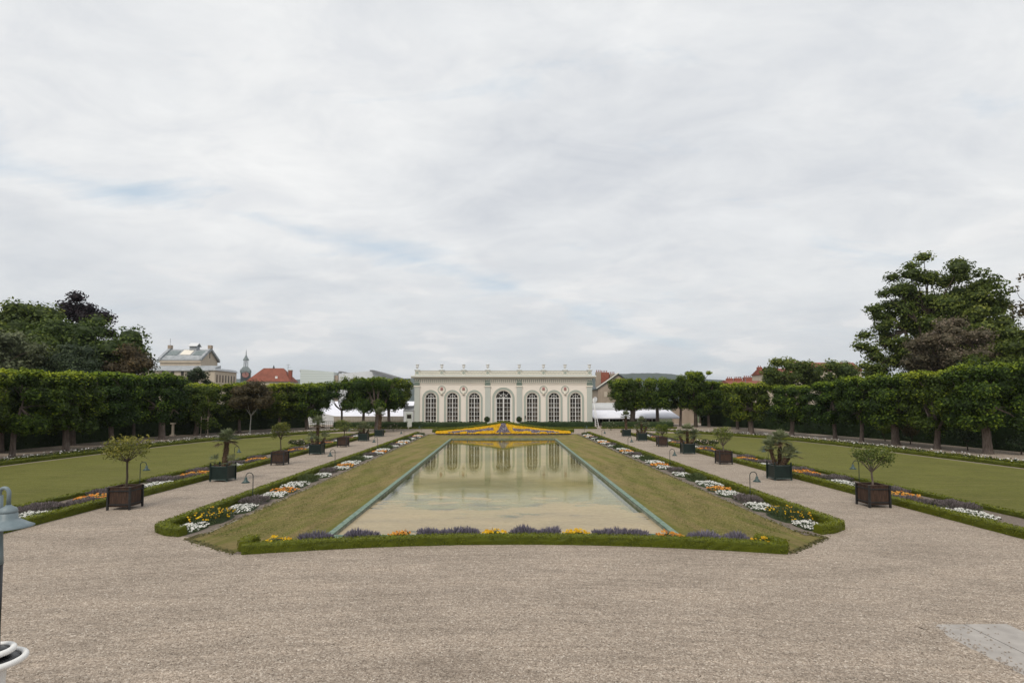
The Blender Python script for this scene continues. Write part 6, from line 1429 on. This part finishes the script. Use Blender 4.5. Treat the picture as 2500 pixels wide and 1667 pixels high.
# gabled stone house with rows of chimney pots
YS = 128.0; gh = tag(empty('gabled_stone_house', (X(1374, YS), YS, 0)), 'stone house with a sloping gable and tall red brick chimney stack right of the orangery', 'house')
ze, zr = Z(893, YS), Z(861, YS); hw = X(1421, YS) - X(1374, YS)
MB().vprism([(0, 0), (hw * 2, 0), (hw * 2, ze), (hw, zr), (0, ze)], 0, 10).build('wall', M['stone2'], gh)
rf = MB().vprism([(-0.35, ze - 0.15), (hw, zr + 0.12), (hw * 2 + 0.35, ze - 0.15), (hw * 2 + 0.35, ze + 0.1), (hw, zr + 0.4), (-0.35, ze + 0.1)], -0.3, 10.3).build('roof', M['slate'], gh)
MB().vprism([(-0.35, ze + 0.102), (hw, zr + 0.402), (hw, zr + 0.60), (-0.35, ze + 0.30)], -0.35, 0.25).build('verge', M['creamtrim'], rf)
for (ua, ub, zt, mt) in ((1377, 1388, 851.5, 'stone2'), (1388.4, 1408, 852.5, 'brick'), (1410, 1424, 856, 'stone2')):
    x0, x1 = X(ua, YS) - X(1374, YS), X(ub, YS) - X(1374, YS)
    st_ = MB().box(x0, x1, 4, 5.4, ze - 0.5, Z(zt, YS)).build('chimney', M[mt], gh)
    for i in range(max(3, int((x1 - x0) / 0.42))): MB().lathe([(0.11, 0), (0.09, 0.45), (0.12, 0.5)], x0 + 0.2 + i * 0.42 if x0 + 0.2 + i * 0.42 < x1 else x1 - 0.1, 4.7, 7, 0, Z(zt, YS)).build('chimney_pot', M['brick'], st_)
for k, (xx, zz) in enumerate([(1.4, ze - 1.8), (1.9, ze - 4.2)]): MB().box(xx, xx + 0.7, -0.03, -0.003, zz, zz + 1.2).build('window', M['stonecream'], gh)
sd2 = tag(empty('satellite_dish', (X(1365, 110), 110, Z(917, 110))), 'white satellite dish beyond the right corner of the orangery', 'dish')
MB().lathe([(0.02, 0.0), (0.35, -0.06), (0.6, -0.22), (0.58, -0.24), (0.3, -0.10)], 0, 0, 18).build('bowl', M['whitepaint'], sd2, True).rotation_euler = (R(-70), 0, R(30)); MB().tube([(0, 0.1, 0), (0, 0.3, -5.6)], 0.05, 6).build('mast', M['iron'], sd2)
# red roofs on the right skyline
def redhouse(u0, u1, vr, ve, Y, label, chs, pots=True):
    r_ = tag(empty('red_roofed_terrace', (X(u0, Y), Y, 0)), label, 'house', 'red roofed houses on the right skyline'); L = X(u1, Y) - X(u0, Y); ze, zr = Z(ve, Y), Z(vr, Y)
    MB().box(0, L, 0, 9, 0, ze).build('wall', M['stonecream'], r_)
    rf = MB().hprism([(-0.4, ze), (4.5, zr), (9.4, ze), (9.4, ze - 0.15), (-0.4, ze - 0.15)], -0.2, L + 0.2).build('roof', M['tiles'], r_)
    for (uc, w_, vt) in chs:
        xc = X(uc, Y) - X(u0, Y); c_ = MB().box(xc - w_ / 2, xc + w_ / 2, 4.0, 5.2, ze, Z(vt, Y)).build('chimney', M['brick'], r_); m2 = MB(); n_ = max(2, int(w_ / 0.5))
        for i in range(n_): MB().lathe([(0.13, 0), (0.11, 0.4), (0.14, 0.45)], xc - w_ / 2 + w_ * (i + 0.5) / n_, 4.6, 7, 0, Z(vt, Y)).build('chimney_pot', M['brick'], c_)
    return r_
redhouse(1682, 1764, 872, 882, 150, 'low row of red tiled roofs with chimneys above the right clipped trees', [(1695, 1.6, 867), (1715, 2.0, 866.5), (1738, 2.2, 864)])
o = redhouse(1764, 1856, 843, 858, 160, 'taller red brick house between the low roofs and the round trees', [(1766.5, 1.2, 840), (1853, 2.0, 828)])
redhouse(1857, 1990, 829, 850, 165, 'highest red tiled roof showing between and behind the round light green trees', [(1868, 1.5, 832)])
slm = tag(empty('street_light', (X(1715, 140), 140, 0)), 'twin armed street light above the right trees', 'street lamp')
slm.location = (X(1712, 140), 140, 0)
MB().tube([(0, 0, 0), (0, 0, Z(869, 140))], 0.09, 8).build('pole', M['greyroof'], slm)
for sg_ in (-1, 1):
    MB().tube([(0, 0, Z(869, 140)), (sg_ * 1.1, 0, Z(866, 140))], 0.05, 6).build('arm', M['greyroof'], slm); MB().box(*sorted((sg_ * 1.0, sg_ * 1.7)), -0.12, 0.12, Z(866, 140) - 0.02, Z(866, 140) + 0.12).build('lamp_head', M['greyroof'], slm)
slm.location = (X(1716, 140), 140, 0)

# ------------------------------------------------------------------ distant hills
def hill(pts, Y, depth, seed):
    rng = np.random.default_rng(seed); V = []; F = []; n = len(pts); rows = 8
    for j in range(rows + 1):
        f2 = j / rows; hgt_ = math.sin(f2 * math.pi / 2) if j < rows else 1.0
        for i, (u, v) in enumerate(pts):
            zz = Z(v, Y + depth) * hgt_; V.append((X(u, Y + depth) , Y + depth * f2, zz * (1 + rng.normal(0, 0.006)) if j else -2))
    for j in range(rows):
        for i in range(n - 1): F.append((j * n + i, j * n + i + 1, (j + 1) * n + i + 1, (j + 1) * n + i))
    tag(MB().add(V, F).build('hills', M['hill'], None, False), kind='structure')
us = np.linspace(1150, 1900, 140)
def crest(u): 
    k = [(1150, 880), (1300, 872), (1365, 864), (1380, 862), (1430, 859), (1470, 857.5), (1510, 858.5), (1545, 864), (1580, 870), (1640, 874), (1720, 878), (1900, 884)]
    return float(np.interp(u, [a for a, _ in k], [b2 for _, b2 in k]))
rng = np.random.default_rng(3)
hill([(u, crest(u) + rng.normal(0, 0.22)) for u in us], 1800, 900, 1)
us = np.linspace(-400, 1150, 160)
hill([(u, float(np.interp(u, [-400, 500, 545, 620, 700, 900, 940, 1150], [880, 872, 870, 874, 872, 872, 869, 876])) + rng.normal(0, 0.2)) for u in us], 2300, 900, 2)

# air
hz_m = bpy.data.materials.new('air'); hz_m.use_nodes = True; t = hz_m.node_tree; t.nodes.clear()
pv = t.nodes.new('ShaderNodeVolumePrincipled'); pv.inputs['Color'].default_value = (0.80, 0.87, 0.95, 1); pv.inputs['Density'].default_value = 0.00010; pv.inputs['Anisotropy'].default_value = 0.0
mo = t.nodes.new('ShaderNodeOutputMaterial'); lk(t, pv.outputs[0], mo.inputs['Volume'])
USE_HAZE = True
if USE_HAZE:
    hb = MB().box(-7000, 7000, -80, 9500, -4.0, 260).build('haze', hz_m); hb['kind'] = 'stuff'
